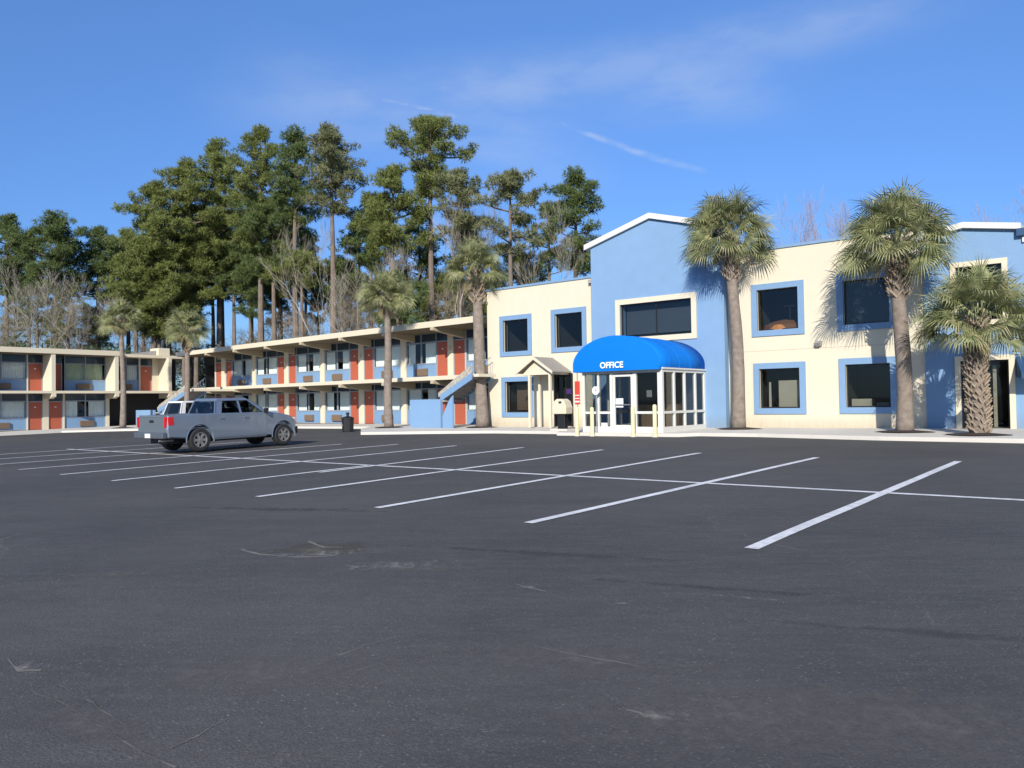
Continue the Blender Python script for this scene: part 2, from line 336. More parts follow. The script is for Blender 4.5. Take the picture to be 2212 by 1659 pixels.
# worn spots and cracks of the seal coat, at their places on the lot
def crack(pts, w, seed, m='scuff'):
    rnd = random.Random(seed); pts = [gpt(*p) for p in pts]; fine = []
    for a, b in zip(pts[:-1], pts[1:]):
        k = max(2, int((b-a).length / .12))
        for i in range(k): fine.append(a.lerp(b, i/k) + Vector((rnd.uniform(-.012, .012), rnd.uniform(-.012, .012))))
    fine.append(pts[-1]); mb = MB(); vs = []
    for i, q in enumerate(fine):
        d = (fine[min(i+1, len(fine)-1)] - fine[max(i-1, 0)]).normalized(); nn = Vector((-d.y, d.x)) * w/2 * rnd.uniform(.25, 1.3)
        for sg in (-1, 1): r = q + nn*sg; vs.append((r.x, r.y, g(r.x, r.y) + .003))
    mb.add(vs, [(2*i, 2*i+2, 2*i+3, 2*i+1) for i in range(len(fine)-1)])
    return tag(mb.build('surface_crack', M[m]), kind='structure')
crack([(15, 1425), (45, 1450), (90, 1448)], .035, 1); crack([(60, 1490), (150, 1525), (230, 1580), (290, 1615), (380, 1659)], .014, 2); crack([(130, 1480), (200, 1520), (275, 1570)], .007, 3)
crack([(735, 1416), (800, 1393), (858, 1375)], .018, 4); crack([(365, 1618), (425, 1590), (490, 1555)], .012, 5); crack([(780, 1447), (830, 1430)], .012, 7)
crack([(520, 1187), (560, 1198), (640, 1204), (700, 1203)], .05, 6); crack([(665, 1170), (700, 1182), (740, 1183)], .06, 8)
crack([(1110, 1262), (1180, 1278)], .02, 12); crack([(1155, 1396), (1240, 1415), (1380, 1440)], .015, 11); crack([(1355, 1535), (1400, 1548), (1450, 1552)], .02, 14)

def patchmat(name, col, thr, scale, sp=.0, soft=.12, str_=(1, 1, 1)):
    m = bpy.data.materials.new(name); m.use_nodes = True; nt = m.node_tree; N = nt.nodes; Lk = nt.links; p = N['Principled BSDF']; p.inputs['Base Color'].default_value = (*col, 1); p.inputs['Roughness'].default_value = .9
    tc = N.new('ShaderNodeTexCoord'); no = N.new('ShaderNodeTexNoise'); no.inputs['Scale'].default_value = scale; no.inputs['Detail'].default_value = 8; no.inputs['Roughness'].default_value = .68
    mp = N.new('ShaderNodeMapping'); mp.inputs['Scale'].default_value = str_; Lk.new(tc.outputs['Object'], mp.inputs['Vector']); Lk.new(mp.outputs[0], no.inputs['Vector'])
    ln = N.new('ShaderNodeVectorMath'); ln.operation = 'LENGTH'; Lk.new(tc.outputs['UV'], ln.inputs[0])
    a = N.new('ShaderNodeMath'); a.operation = 'MULTIPLY_ADD'; Lk.new(ln.outputs['Value'], a.inputs[0]); a.inputs[1].default_value = -.35; Lk.new(no.outputs['Fac'], a.inputs[2])
    r = N.new('ShaderNodeMapRange'); Lk.new(a.outputs[0], r.inputs['Value']); r.inputs['From Min'].default_value = thr; r.inputs['From Max'].default_value = thr + soft; Lk.new(r.outputs[0], p.inputs['Alpha']); return m
M['wear'] = patchmat('worn_pale_spots', (.22, .21, .185), .37, 9.0, soft=.22); M['wear2'] = patchmat('fine_worn_grit', (.145, .138, .122), .26, 9.0, soft=.5); M['damp'] = patchmat('brown_damp_stain', (.085, .078, .055), .20, 3.0, soft=.3); M['seal'] = patchmat('dark_seal_streak', (.062, .06, .058), .24, 2.5, soft=.5)
def patch(px, py, rx, ry, rot, m, dz=.002):
    c = gpt(px, py); mb = MB(); n = 28; vs = [(0, 0, 0)]; uv = [(0, 0)]; z0 = g(c.x, c.y)
    for ring in (.5, 1.0):
        for k in range(n):
            a = 2*pi*k/n; x, y = rx*ring*cos(a), ry*ring*sin(a); X, Y_ = x*cos(rot) - y*sin(rot), x*sin(rot) + y*cos(rot); vs.append((X, Y_, g(c.x+X, c.y+Y_) - z0)); uv.append((ring*cos(a), ring*sin(a)))
    mb.add(vs, [(0, 1+k, 1+(k+1) % n) for k in range(n)] + [(1+k, n+1+k, n+1+(k+1) % n, 1+(k+1) % n) for k in range(n)])
    o = mb.build('surface_wear', M[m]); u = o.data.uv_layers.new(name='uv')
    for l in o.data.loops: u.data[l.index].uv = uv[l.vertex_index]
    o.location = (c.x, c.y, z0 + dz); return tag(o, kind='structure')
R0 = radians(39)
patch(690, 1185, .75, .42, R0, 'damp', .0015); patch(700, 1196, 1.1, .5, R0+.1, 'wear', .0025); patch(860, 1222, 1.3, .45, R0, 'wear', .003); patch(930, 1228, .8, .35, R0, 'wear2', .0035)
patch(60, 1440, .38, .16, R0-.3, 'wear', .0025); patch(180, 1560, .9, .3, R0-.5, 'wear2', .003); patch(1600, 1540, 1.6, .9, R0, 'wear2', .0025); patch(2000, 1560, 1.2, .7, R0, 'wear2', .003); patch(1250, 1420, 1.5, .5, R0-.2, 'wear2', .0028); patch(1420, 1545, .5, .14, R0-.2, 'wear', .0034)
patch(1540, 1270, 1.6, .10, R0-.42, 'seal', .002); patch(1620, 1292, 1.1, .07, R0-.40, 'wear', .0026); patch(2050, 1370, 1.5, .12, R0-.35, 'seal', .002); patch(600, 1100, 2.5, .25, R0-.3, 'seal', .002); patch(1170, 1195, 2.0, .15, R0-.4, 'seal', .0022)
patch(1150, 1268, .35, .12, R0, 'wear', .0027); patch(1350, 1303, .30, .08, R0, 'wear', .0027); patch(250, 1240, 1.2, .3, R0, 'wear2', .0027); patch(560, 1450, 1.6, .7, R0, 'wear2', .0024)

# ------------------------------------------------------------------ pavements with kerbs
def pavement(name, poly, h, m=None):
    mb = MB(); mb.prism(poly, lambda p: (p[0], p[1], g(*p) - .1), lambda p: (p[0], p[1], g(*p) + h)); return tag(mb.build(name, m or M['concrete']), kind='structure')
pavement('pavement', [(-28.4, 23.9), (-25.2, 25.1), (-22.2, 26.0), (-18.6, 26.0), (-18.1, 25.1), (-12.9, 25.1), (-12.4, 25.7), (-10.2, 25.6), (-6.2, 24.7), (-2.6, 24.3), (6, 24.2), (6, 31), (-33.5, 31.6), (-33.5, 28.9), (-31.6, 26.6)], .12)
pavement('pavement', [(-33.5, 28.9), (-33.5, 31.6), (-62.3, 33.6), (-62.3, 8), (-56.2, 8), (-56.2, 21.8), (-53, 24.0), (-46, 27.0), (-40, 28.6)], .12)

# ------------------------------------------------------------------ office building
office = empty('office_building', (-15.5, 29.35, .5), 0, 'two storey cream and sky blue stucco office building with white capped gable', 'building')
OF = Vector((-15.5, 29.35, .5))
def offs(mb):  # shift builder coords from world to the building's base
    mb.v = [(x - OF.x, y - OF.y, z - OF.z) for x, y, z in mb.v]; return mb
def opart(mb, name, m, parent=office, label=None, **k):
    o = offs(mb).build(name, m, parent, **k)
    if label: o['label'] = label
    return o
W1 = (-24.47, -22.52, 3.84, 5.80); W2 = (-21.38, -19.44, 3.88, 5.86); W3 = (-24.40, -22.48, .92, 2.84); PD = (-21.25, -20.22, .5, 2.9)
V1 = (-11.83, -9.83, 4.0, 6.0); V2 = (-8.66, -6.70, 4.0, 6.02); V3 = (-11.80, -9.83, 1.04, 2.98); V4 = (-8.64, -6.72, 1.05, 3.02)
BW = (-17.70, -13.95, 4.07, 5.93); B2W = (-5.02, -3.40, 3.9, 6.0); B2D = (-4.95, -3.28, .5, 2.92)
def inset(o, d): return (o[0]+d, o[1]-d, o[2]+d, o[3]-d)
T = .22
opart(openings_wall(MB(), -25.28, -18.93, .2, 7.10, [inset(o, T) for o in (W1, W2, W3)] + [PD], 29.35, 29.65), 'wall', M['cream'], label='cream stucco wall beside the gable')
opart(openings_wall(MB(), -18.93, -12.80, .2, 8.55, [inset(BW, T), (-15.6, -14.0, .45, 2.6)], 29.0, 29.45, extra_u=(-15.85,), ztop=lambda u: 8.55 + (0.86 if abs(u + 15.85) < .01 else (0.4 if -18.9 < u < -12.9 else 0)) if u != -18.93 and u != -12.8 else 8.50), 'wall', M['blue'], label='sky blue gabled wall') if False else None
def gable(u, c=-15.95, hw=3.07, z0=8.32, rise=.86): return z0 + rise * (1 - abs(u - c) / hw)
opart(openings_wall(MB(), -18.93, -12.80, .2, 8.3, [inset(BW, T), (-16.6, -14.2, .45, 2.6)], 29.0, 29.45, extra_u=(-15.95,), ztop=gable), 'wall', M['blue'], label='sky blue gabled wall')
opart(openings_wall(MB(), -12.80, -5.83, .2, 7.28, [inset(o, T) for o in (V1, V2, V3, V4)], 29.35, 29.65), 'wall', M['cream'], label='cream stucco wall shaded by palms')
def g2(u): return 7.10 - .17 * (u + 4.6) if u > -4.6 else 7.10 - .17 * (-4.6 - u)
opart(openings_wall(MB(), -5.83, 1.2, .2, 6.0, [inset(B2W, .16), (B2D[0]+.16, B2D[1]-.16, .5, B2D[3]-.16)], 29.28, 29.6, extra_u=(-4.6, -2.9), ztop=lambda u: g2(u)), 'wall', M['blue'], label='blue stucco wall with a cream framed door')
opart(MB().box(-25.28, -25.02, 29.65, 41, .2, 7.1).box(-25.02, .95, 40.7, 41, .2, 6.4).box(.95, 1.2, 29.6, 41, .2, 6.4), 'wall', M['cream'], label='end wall')
opart(MB().box(-25.0, -18.95, 29.66, 40.7, 6.6, 6.75), 'roof', M['roof']); opart(MB().box(-12.79, -5.85, 29.66, 40.7, 6.7, 6.85), 'roof', M['roof'])
# gable roof of the blue block
def roofprism(c, hw, z0, rise, y0, y1, th=.24, oh=.17):
    mb = MB(); L, R = c - hw - oh, c + hw + oh; zl = z0 - rise * oh / hw
    poly = [(L, zl), (c, z0 + rise), (R, zl), (R, zl + th), (c, z0 + rise + th), (L, zl + th)]
    return mb.prism(poly, lambda p: (p[0], y1, p[1]), lambda p: (p[0], y0, p[1]))
opart(roofprism(-15.95, 3.07, 8.32, .86, 28.86, 29.6, .23), 'roof', M['white'], label='white capped gable roof')
opart(MB().prism([(-18.9, 6.6), (-12.85, 6.6), (-12.85, 8.1), (-15.95, 9.0), (-18.9, 8.1)], lambda p: (p[0], 31, p[1]), lambda p: (p[0], 29.46, p[1])), 'side_wall', M['blue'])
mb = MB(); mb.prism([(-6.0, 6.86), (-4.6, 7.10), (-3.0, 6.83), (-3.0, 7.02), (-4.6, 7.29), (-6.0, 7.05)], lambda p: (p[0], 29.9, p[1]), lambda p: (p[0], 29.12, p[1])); opart(mb, 'roof', M['white'], label='white capped low roof edge')
opart(MB().box(-2.98, 1.3, 29.2, 29.7, 6.42, 6.56), 'coping', M['white']); opart(MB().box(-5.8, .94, 29.62, 40.69, 6.2, 6.3), 'roof', M['roof'])
opart(MB().box(-25.32, -18.95, 29.30, 29.60, 7.10, 7.20), 'coping', M['bluetrim']); opart(MB().box(-12.79, -5.86, 29.30, 29.60, 7.28, 7.38), 'coping', M['bluetrim'])
opart(MB().box(-18.985, -18.935, 29.30, 29.349, .3, 7.1), 'shadow_gap_strip', M['black']) if False else None
opart(MB().tube([(-19.08, 29.28, .5), (-19.08, 29.28, 7.05)], .045, 8).box(-19.2, -18.96, 29.15, 29.35, 6.85, 7.0), 'downpipe', M['stair'])
def office_window(o, y, tm, kind, w=T):
    f = MB(); frame_mb(f, o[0], o[1], o[2], o[3], w, y - .05, y + .02); fr = opart(f, 'window', M[tm])
    i = inset(o, w); s = MB(); frame_mb(s, i[0], i[1], i[2], i[3], .05, y + .10, y + .16)
    if kind == 'wide': s.box((i[0]+i[1])/2 - .02, (i[0]+i[1])/2 + .02, y + .11, y + .15, i[2], i[3])
    opart(s, 'sash', M['black'], fr)
    opart(MB().box(i[0]+.05, i[1]-.05, y+.125, y+.132, i[2]+.05, i[3]-.05), 'pane', M['glass'], fr)
    r = MB(); a, b, c, d = i[0]-.2, i[1]+.2, i[2]-.2, i[3]+.1; yb = y + 2.4
    r.quad((a, yb, c), (b, yb, c), (b, yb, d), (a, yb, d)).quad((a, y+.32, c), (a, yb, c), (a, yb, d), (a, y+.32, d)).quad((b, yb, c), (b, y+.32, c), (b, y+.32, d), (b, yb, d))
    r.quad((a, y+.32, c), (b, y+.32, c), (b, yb, c), (a, yb, c)).quad((a, yb, d), (b, yb, d), (b, y+.32, d), (a, y+.32, d)); opart(r, 'room', M['dark'], fr)
    if kind == 'orange':
        mb = MB(); mb.lathe([(.9, 0), (.85, .25), (.5, .42), (.1, .5)], (i[0]+.75, y+.95, i[2]-.05), 16); opart(mb, 'orange_chair', M['orange'], fr)
        opart(MB().box(i[1]-.55, i[1]-.5, y+.6, y+.65, i[2]-.2, i[3]-.6).box(i[1]-.75, i[1]-.3, y+.6, y+.65, i[3]-.65, i[3]-.6), 'stand', M['black'], fr)
    if kind == 'board':
        opart(MB().box(i[0]+.55, i[1]-.2, y+.5, y+.6, i[2]-.2, i[3]-.45), 'cabinet', M['beige'], fr)
        opart(MB().add([(i[0]+.2, y+.4, i[2]), (i[0]+.3, y+.4, i[2]), (i[0]+.18, y+.7, i[3]-.5), (i[0]+.1, y+.7, i[3]-.5)], [(0, 1, 2, 3)]), 'leaning_board', M['beige'], fr)
    if kind == 'boxes':
        opart(MB().box(i[0]+.1, i[0]+.78, y+.3, y+.7, i[2], i[2]+.3), 'cardboard_box', M['beige'], fr); opart(MB().box(i[0]+.9, i[1]-.15, y+.4, y+.8, i[2], i[2]+.16), 'papers', M['stair'], fr)
    if kind == 'blind':
        b = MB(); nsl = 34; hh = (i[3]-i[2]-.1) / nsl
        for k in range(nsl): b.box(i[0]+.05, i[1]-.05, y+.20+.0, y+.215, i[2]+.05+k*hh, i[2]+.05+k*hh+hh*.86)
        opart(b, 'blind', M['blind'], fr)
    if kind == 'brown':
        opart(MB().box(i[0]+.15, i[1]-.35, y+.7, y+.8, i[2]+.1, i[3]-.15), 'brown_reflection_panel', M['ac'], fr)  # brown panel behind the glass standing in for a reflection on the pane
    if kind == 'wide':
        opart(MB().box(i[0]+.05, i[1]-.05, y+.45, y+.46, i[2]+.15, i[3]-.05), 'blind', M['blind'], fr)
    return fr
office_window(W1, 29.35, 'bluetrim', 'plain'); office_window(W2, 29.35, 'bluetrim', 'plain'); office_window(W3, 29.35, 'bluetrim', 'brown')
office_window(V1, 29.35, 'bluetrim', 'orange'); office_window(V2, 29.35, 'bluetrim', 'blind'); office_window(V3, 29.35, 'bluetrim', 'board'); office_window(V4, 29.35, 'bluetrim', 'boxes')
office_window(BW, 29.0, 'creamtrim', 'wide'); office_window(B2W, 29.28, 'creamtrim', 'plain', .16)
def glazed_door(o, y, m, w, name='door', parent=office, post=True):
    f = MB(); f.wall([o[0], o[0]+w, o[1]-w, o[1]], [o[2], o[3]-w, o[3]], lambda u, z: not (o[0]+w < u < o[1]-w and z < o[3]-w), y-.05, y+.03); fr = opart(f, name, m, parent)
    a, b = o[0]+w, o[1]-w; s = MB(); frame_mb(s, a, b, o[2], o[3]-w, .06, y+.08, y+.14)
    if post: s.box((a+b)/2-.03, (a+b)/2+.03, y+.085, y+.135, o[2], o[3]-w)
    opart(s, 'sash', M['black'], fr); opart(MB().box(a+.05, b-.05, y+.105, y+.112, o[2]+.05, o[3]-w-.05), 'pane', M['glass'], fr)
    r = MB(); c, d = o[2], o[3]; a -= .3; b += .3; yb = y + 2.6
    r.quad((a, yb, c), (b, yb, c), (b, yb, d), (a, yb, d)).quad((a, y+.33, c), (a, yb, c), (a, yb, d), (a, y+.33, d)).quad((b, yb, c), (b, y+.33, c), (b, y+.33, d), (b, yb, d))
    r.quad((a, y+.33, c), (b, y+.33, c), (b, yb, c), (a, yb, c)).quad((a, yb, d), (b, yb, d), (b, y+.33, d), (a, y+.33, d)); opart(r, 'room', M['dark'], fr)
    return fr
dr = glazed_door(B2D, 29.28, M['creamtrim'], .16); opart(MB().box(-3.95, -3.85, 29.75, 29.8, .6, 2.6).box(-4.6, -4.2, 29.9, 30.2, .5, 1.3), 'curtain', M['beige'], dr)
pd = glazed_door(PD, 29.35, M['black'], .08, post=False); opart(MB().box(-20.95, -20.42, 29.62, 29.64, 1.35, 2.25), 'poster', M['black'], pd); opart(MB().box(-20.78, -20.48, 29.605, 29.618, 1.98, 2.2), 'poster', M['purple'], pd)
opart(MB().box(-12.78, -5.85, 29.346, 29.349, 3.44, 3.455), 'control_joint', M['ctj'])
mb = MB(); mb.box(-9.42, -9.22, 29.22, 29.35, 3.52, 3.7); mb.add([(-9.4, 29.2, 3.5), (-9.24, 29.2, 3.5), (-9.24, 29.08, 3.62), (-9.4, 29.08, 3.62), (-9.4, 29.22, 3.7), (-9.24, 29.22, 3.7)], [(0, 1, 2, 3), (3, 2, 5, 4), (0, 3, 4), (1, 5, 2)])
opart(mb, 'floodlight', M['stair']); opart(MB().box(-3.12, -2.92, 29.1, 29.27, 6.62, 6.85), 'floodlight', M['navy']); opart(MB().box(-3.2, -3.06, 29.15, 29.27, 2.45, 2.68), 'wall_lamp', M['creamtrim'])

# blue block: small balcony rail and navy window awning at the far right
rail = empty('balcony_rail', (-2.4, 29.0, 2.9), 0, 'black iron balcony rail on the blue wall beyond the shortest palm', 'railing')
mb = MB(); mb.tube([(-.92, .1, .85), (1.6, .1, .35)], .025, 6); mb.tube([(-.92, .1, .1), (1.6, .1, -.05)], .02, 6); mb.build('rail', M['black'], rail)
mb = MB()
for k in range(18): x = -.88 + k*.14; mb.tube([(x, .1, .08), (x, .1, .82 - .2*(x+.92))], .008, 4)
mb.build('balusters', M['black'], rail)
aw2 = empty('window_awning', (-2.2, 29.28, 2.1), 0, 'small navy canvas awning at the far end of the blue wall', 'awning')
mb = MB(); mb.add([(-1.05, 0, .75), (1.2, 0, .75), (1.35, -.9, .2), (-.82, -.9, .2), (-.82, -.9, .02), (1.35, -.9, .02), (-1.05, 0, .1), (1.2, 0, .1)], [(0, 3, 2, 1), (3, 4, 5, 2), (0, 6, 4, 3), (1, 2, 5, 7)]); mb.build('canvas', M['navy'], aw2)

# ------------------------------------------------------------------ glazed entrance vestibule
ves = empty('entrance_vestibule', (-15.35, 27.2, .45), 0, 'white framed glass entrance vestibule under the azure awning', 'vestibule'); VE = Vector((-15.35, 27.2, .45))
def vpart(mb, name, m, parent=ves, **k):
    mb.v = [(x - VE.x, y - VE.y, z - VE.z) for x, y, z in mb.v]; return mb.build(name, m, parent, **k)
VX0, VX1, VY, VT = -17.10, -13.64, 25.45, 2.76; VB = .40
mb = MB()
def post(x0, x1, y0, y1, z0=VB, z1=VT): mb.box(x0, x1, y0, y1, z0, z1)
us = [VX0, VX0+.10, -16.42, -16.34, -15.86, -15.74, -14.86, -14.72, -13.84, VX1]; zs = [VB, .66, 1.14, 1.23, 2.66, VT]
solid_u = [(VX0, VX0+.10), (-16.42, -16.34), (-15.86, -15.74), (-14.86, -14.72), (-13.84, VX1)]
def vs_(u, z):
    if any(a < u < b for a, b in solid_u): return True
    if z > 2.66: return True
    if -15.74 < u < -14.86: return False
    return z < .66 or 1.14 < z < 1.23
mb.wall(us, zs, vs_, VY, VY+.12); vpart(mb, 'frame', M['white'])
for X, nm in ((VX1, 'side_frame'), (VX0+.10, 'side_frame')):
    mb = MB(); ys = [VY+.12, 26.35, 26.45, 27.2, 27.3, 28.1, 28.2, 28.9, 29.0]
    sv = [(26.35, 26.45), (27.2, 27.3), (28.1, 28.2), (28.9, 29.0)]
    mb.wall(ys, zs, lambda u, z: any(a < u < b for a, b in sv) or z > 2.66 or z < .66 or 1.14 < z < 1.23, 0, .10)
    mb.v = [(X - y, x, z) for x, y, z in mb.v]; mb.f = [tuple(reversed(q)) for q in mb.f]; vpart(mb, nm, M['white'])
vpart(MB().box(VX0+.1, -15.86, VY+.05, VY+.056, .66, 2.66), 'pane', M['glass']); vpart(MB().box(-14.72, -13.84, VY+.05, VY+.056, .66, 2.66), 'pane', M['glass'])
vpart(MB().box(VX1-.056, VX1-.05, VY+.12, 28.95, .66, 2.66), 'pane', M['glass']); vpart(MB().box(VX0+.05, VX0+.056, VY+.12, 28.95, .66, 2.66), 'pane', M['glass'])
vpart(MB().box(VX0-.05, VX1+.05, VY-.02, 29.0, VT+.002, VT+.06), 'ceiling', M['white']); vpart(MB().box(VX0, VX1, VY-.06, 29.0, .36, .40), 'floor', M['concrete'])
mb = MB(); frame_mb(mb, -15.73, -14.87, .44, 2.62, .09, VY+.02, VY+.08); mb.box(-15.64, -14.96, VY+.025, VY+.075, .53, .72); d1 = vpart(mb, 'door', M['white'])
vpart(MB().box(-15.64, -14.96, VY+.045, VY+.051, .72, 2.53), 'pane', M['glass'], d1); vpart(MB().box(-15.62, -14.98, VY-.02, VY+.0, 1.46, 1.50), 'push_bar', M['rim'], d1); vpart(MB().box(-15.62, -15.3, VY+.03, VY+.04, 1.38, 1.72), 'notice', M['plate'], d1)
vpart(MB().box(-14.32, -14.1, VY+.06, VY+.065, 1.75, 2.0), 'notice', M['stair']); vpart(MB().box(-16.25, -15.98, VY-.01, VY-.002, .5, .8), 'notice', M['plate'])
vpart(MB().box(-16.4, -14.4, 28.2, 28.6, .45, 1.45), 'counter', M['ac']); vpart(MB().box(-17.0, -13.7, 29.0, 29.02, .45, 2.8), 'back_wall', M['dark'])

# ------------------------------------------------------------------ azure awning with OFFICE lettering
awn = empty('barrel_awning', (-15.52, 27.2, 2.745), 0, 'rounded azure canvas awning lettered OFFICE over the glass entrance', 'awning')
def arch(hw=1.87, h=1.03, n=24):
    pts = [(-hw, 0)]
    for k in range(n + 1):
        a = pi - pi*k/n; pts.append((hw*cos(a) * 1.0, .30 + h * (abs(sin(a)) ** 1.12)))
    pts.append((hw, 0)); return pts
mb = MB(); A = arch(); n = len(A); ys = [-1.95, -1.2, -.4, .5, 1.8]; vs = [(p[0], y, p[1]) for y in ys for p in A]
mb.add(vs, [(j*n+i, j*n+i+1, (j+1)*n+i+1, (j+1)*n+i) for j in range(len(ys)-1) for i in range(n-1)]); o = mb.build('canvas_top', M['awning'], awn, smooth=True)
so = o.modifiers.new('thick', 'SOLIDIFY'); so.thickness = .012; so.offset = -1
# front panel slightly bowed
mb = MB(); mid = [(p[0]*.0, -1.955 - .05, .55) for p in A[:1]]
vs = [(p[0], -1.953, p[1]) for p in A] + [(p[0]*.5, -2.0, .3 + (p[1]-.3)*.5 if p[1] > .3 else p[1]) for p in A] + [(0, -2.02, .35), (0, -2.0, 0)]
fs = [(i, i+1, n+i+1, n+i) for i in range(n-1)] + [(n+i, n+i+1, 2*n) for i in range(n-1)] + [(n, 2*n, 2*n+1), (2*n, 2*n-1, 2*n+1)]
fs = fs[:len(fs)-2] + [(n, 2*n, 2*n+1), (2*n-1, 2*n+1, 2*n)]
mb.add(vs, fs); mb.build('canvas_front', M['awning'], awn)
cu = bpy.data.curves.new('t', 'FONT'); cu.body = 'OFFICE'; cu.size = .31; cu.extrude = .006; cu.offset = .009; cu.space_character = 1.02; cu.align_x = 'CENTER'
to = bpy.data.objects.new('t', cu); COL.objects.link(to); bpy.context.view_layer.update()
me = bpy.data.meshes.new_from_object(to); bpy.data.objects.remove(to); me.materials.clear(); me.materials.append(M['letter']); me.name = 'lettering'
lo = bpy.data.objects.new('lettering', me); COL.objects.link(lo); lo.parent = awn; lo.rotation_euler = (radians(90), 0, 0); lo.location = (-.06, -2.05, .12)
mb = MB()
for yy in (-1.2, -.4, .5): mb.tube([(p[0]*1.003, yy, p[1]*1.003) for p in A], .012, 4)
mb.build('seam', M['awning'], awn)
mb = MB(); mb.tube([(-1.78, -1.93, .02), (1.78, -1.93, .02)], .02, 6).tube([(-1.78, -1.93, .02), (-1.78, 1.8, .02)], .02, 6).tube([(1.78, -1.93, .02), (1.78, 1.8, .02)], .02, 6); mb.build('frame', M['rim'], awn)

# ------------------------------------------------------------------ little gabled porch
por = empty('gabled_porch', (-21.3, 28.6, .48), 0, 'small gabled porch on cream posts with grey shingle roof beside the awning', 'porch')
mb = MB(); c, hw = -.02, .92
for sg in (-1, 1):
    poly = [(c, 3.10), (c + sg*hw*1.12, 2.44), (c + sg*hw*1.12, 2.50), (c, 3.17)]
    mb.prism(poly, lambda p: (p[0], .74, p[1]), lambda p: (p[0], -.72, p[1]))
mb.build('roof', M['roof'], por)
mb = MB()
for sg in (-1, 1):
    poly = [(c, 3.04), (c + sg*hw*1.12, 2.38), (c + sg*hw*1.12, 2.50), (c, 3.18)]
    mb.prism(poly, lambda p: (p[0], -.722, p[1]), lambda p: (p[0], -.77, p[1]))
mb.build('bargeboard', M['creamtrim'], por)
MB().prism([(c-hw*.85, 2.42), (c+hw*.85, 2.42), (c, 3.05)], lambda p: (p[0], -.46, p[1]), lambda p: (p[0], -.5, p[1])).build('gable_panel', M['creamtrim'], por)
MB().box(c-hw, c+hw, -.55, -.43, 2.36, 2.42).box(c+hw*.9, c+hw, -.43, .73, 2.36, 2.42).box(c-hw, c-hw*.9, -.43, .73, 2.36, 2.42).build('beam', M['creamtrim'], por)
for x in (-.42, .72): MB().box(x-.055, x+.055, -.56, -.45, 0, 2.36).build('post', M['creamtrim'], por)
MB().box(-.48, -.38, .2, .3, 0, 2.36).build('post', M['creamtrim'], por)

# ------------------------------------------------------------------ small things at the entrance
bz = lambda x, y: g(x, y)
bl_labels = ['pale yellow bollard under the red upright sign', 'pale yellow bollard under the white notice plate', 'pale yellow bollard just right of the glass door', 'pale yellow bollard closest to the blue wall']
for (x, h), lb in zip(((-17.02, 1.10), (-16.33, 1.08), (-14.57, 1.10), (-13.68, 1.14)), bl_labels):
    b = empty('bollard', (x, 24.92, bz(x, 24.92)), 0, lb, 'bollard', 'bollards in front of the entrance')
    MB().lathe([(.075, 0), (.075, h-.04), (.06, h), (.02, h+.02)], n=14).build('post', M['yellow'], b, smooth=False)
    MB().lathe([(.11, 0), (.11, .02), (.08, .03)], n=14).build('base_plate', M['concrete'], b)
sg = empty('sign', (-17.25, 25.3, .43), 0, 'tall narrow red sign on a post at the vestibule corner', 'sign')
MB().tube([(0, .03, 0), (0, .03, 2.3)], .02, 8).build('post', M['rim'], sg); MB().box(-.11, .13, 0, .02, 1.08, 1.98).build('panel', M['red'], sg, bevel=.01)
mb = MB(); mb.box(-.09, .11, -.004, -.001, 1.3, 1.33).box(-.09, .11, -.004, -.001, 1.42, 1.45).box(-.09, .11, -.004, -.001, 1.16, 1.22); mb.build('print', M['plate'], sg)
sg = empty('notice_sign', (-16.33, 25.2, .43), 0, 'white rounded notice plate on a thin post behind the second bollard', 'sign')
MB().tube([(0, .03, 0), (0, .03, 1.75)], .018, 8).build('post', M['rim'], sg); MB().prism([(.17*cos(a)+.0, 1.60+.17*sin(a)) for a in [pi/8 + k*pi/4 for k in range(8)]], lambda p: (p[0], .02, p[1]), lambda p: (p[0], 0, p[1])).build('panel', M['plate'], sg)
MB().box(-.03, .04, -.003, -.001, 1.57, 1.65).build('print', M['stair'], sg)
bx = empty('ash_bin', (-18.85, 26.55, g(-18.85, 26.4)+.12), 0, 'cream hooded bin on a narrow black stem left of the awning', 'bin')
MB().box(-.42, .42, -.3, .3, 0, .07).build('slab', M['concrete'], bx); MB().box(-.17, .19, -.13, .13, .07, .68).build('stem', M['black'], bx, bevel=.02)
MB().prism([(-.34, .68), (.34, .68), (.36, .95), (.26, 1.20), (.12, 1.30), (-.12, 1.30), (-.26, 1.20), (-.36, .95)], lambda p: (p[0], .25, p[1]), lambda p: (p[0], -.25, p[1])).build('hood', M['creamtrim'], bx, bevel=.03)
MB().box(.0, .14, -.262, -.252, 1.12, 1.2).build('slot', M['black'], bx)
kt = empty('trash_barrel', (-31.9, 26.0, g(-31.9, 26.0)), radians(-20), 'black trash barrel with a knobbed lid at the edge of the lot', 'bin')
MB().lathe([(.27, 0), (.29, .02), (.31, .62), (.30, .64)], n=12).build('body', M['black'], kt); MB().lathe([(.33, .64), (.33, .70), (.24, .76), (.07, .80), (.07, .90), (.10, .92), (.10, .97), (.02, .99)], n=12).build('lid', M['black'], kt)
MB().box(-.1, .1, -.325, -.30, .30, .38).build('label_plate', M['stair'], kt)

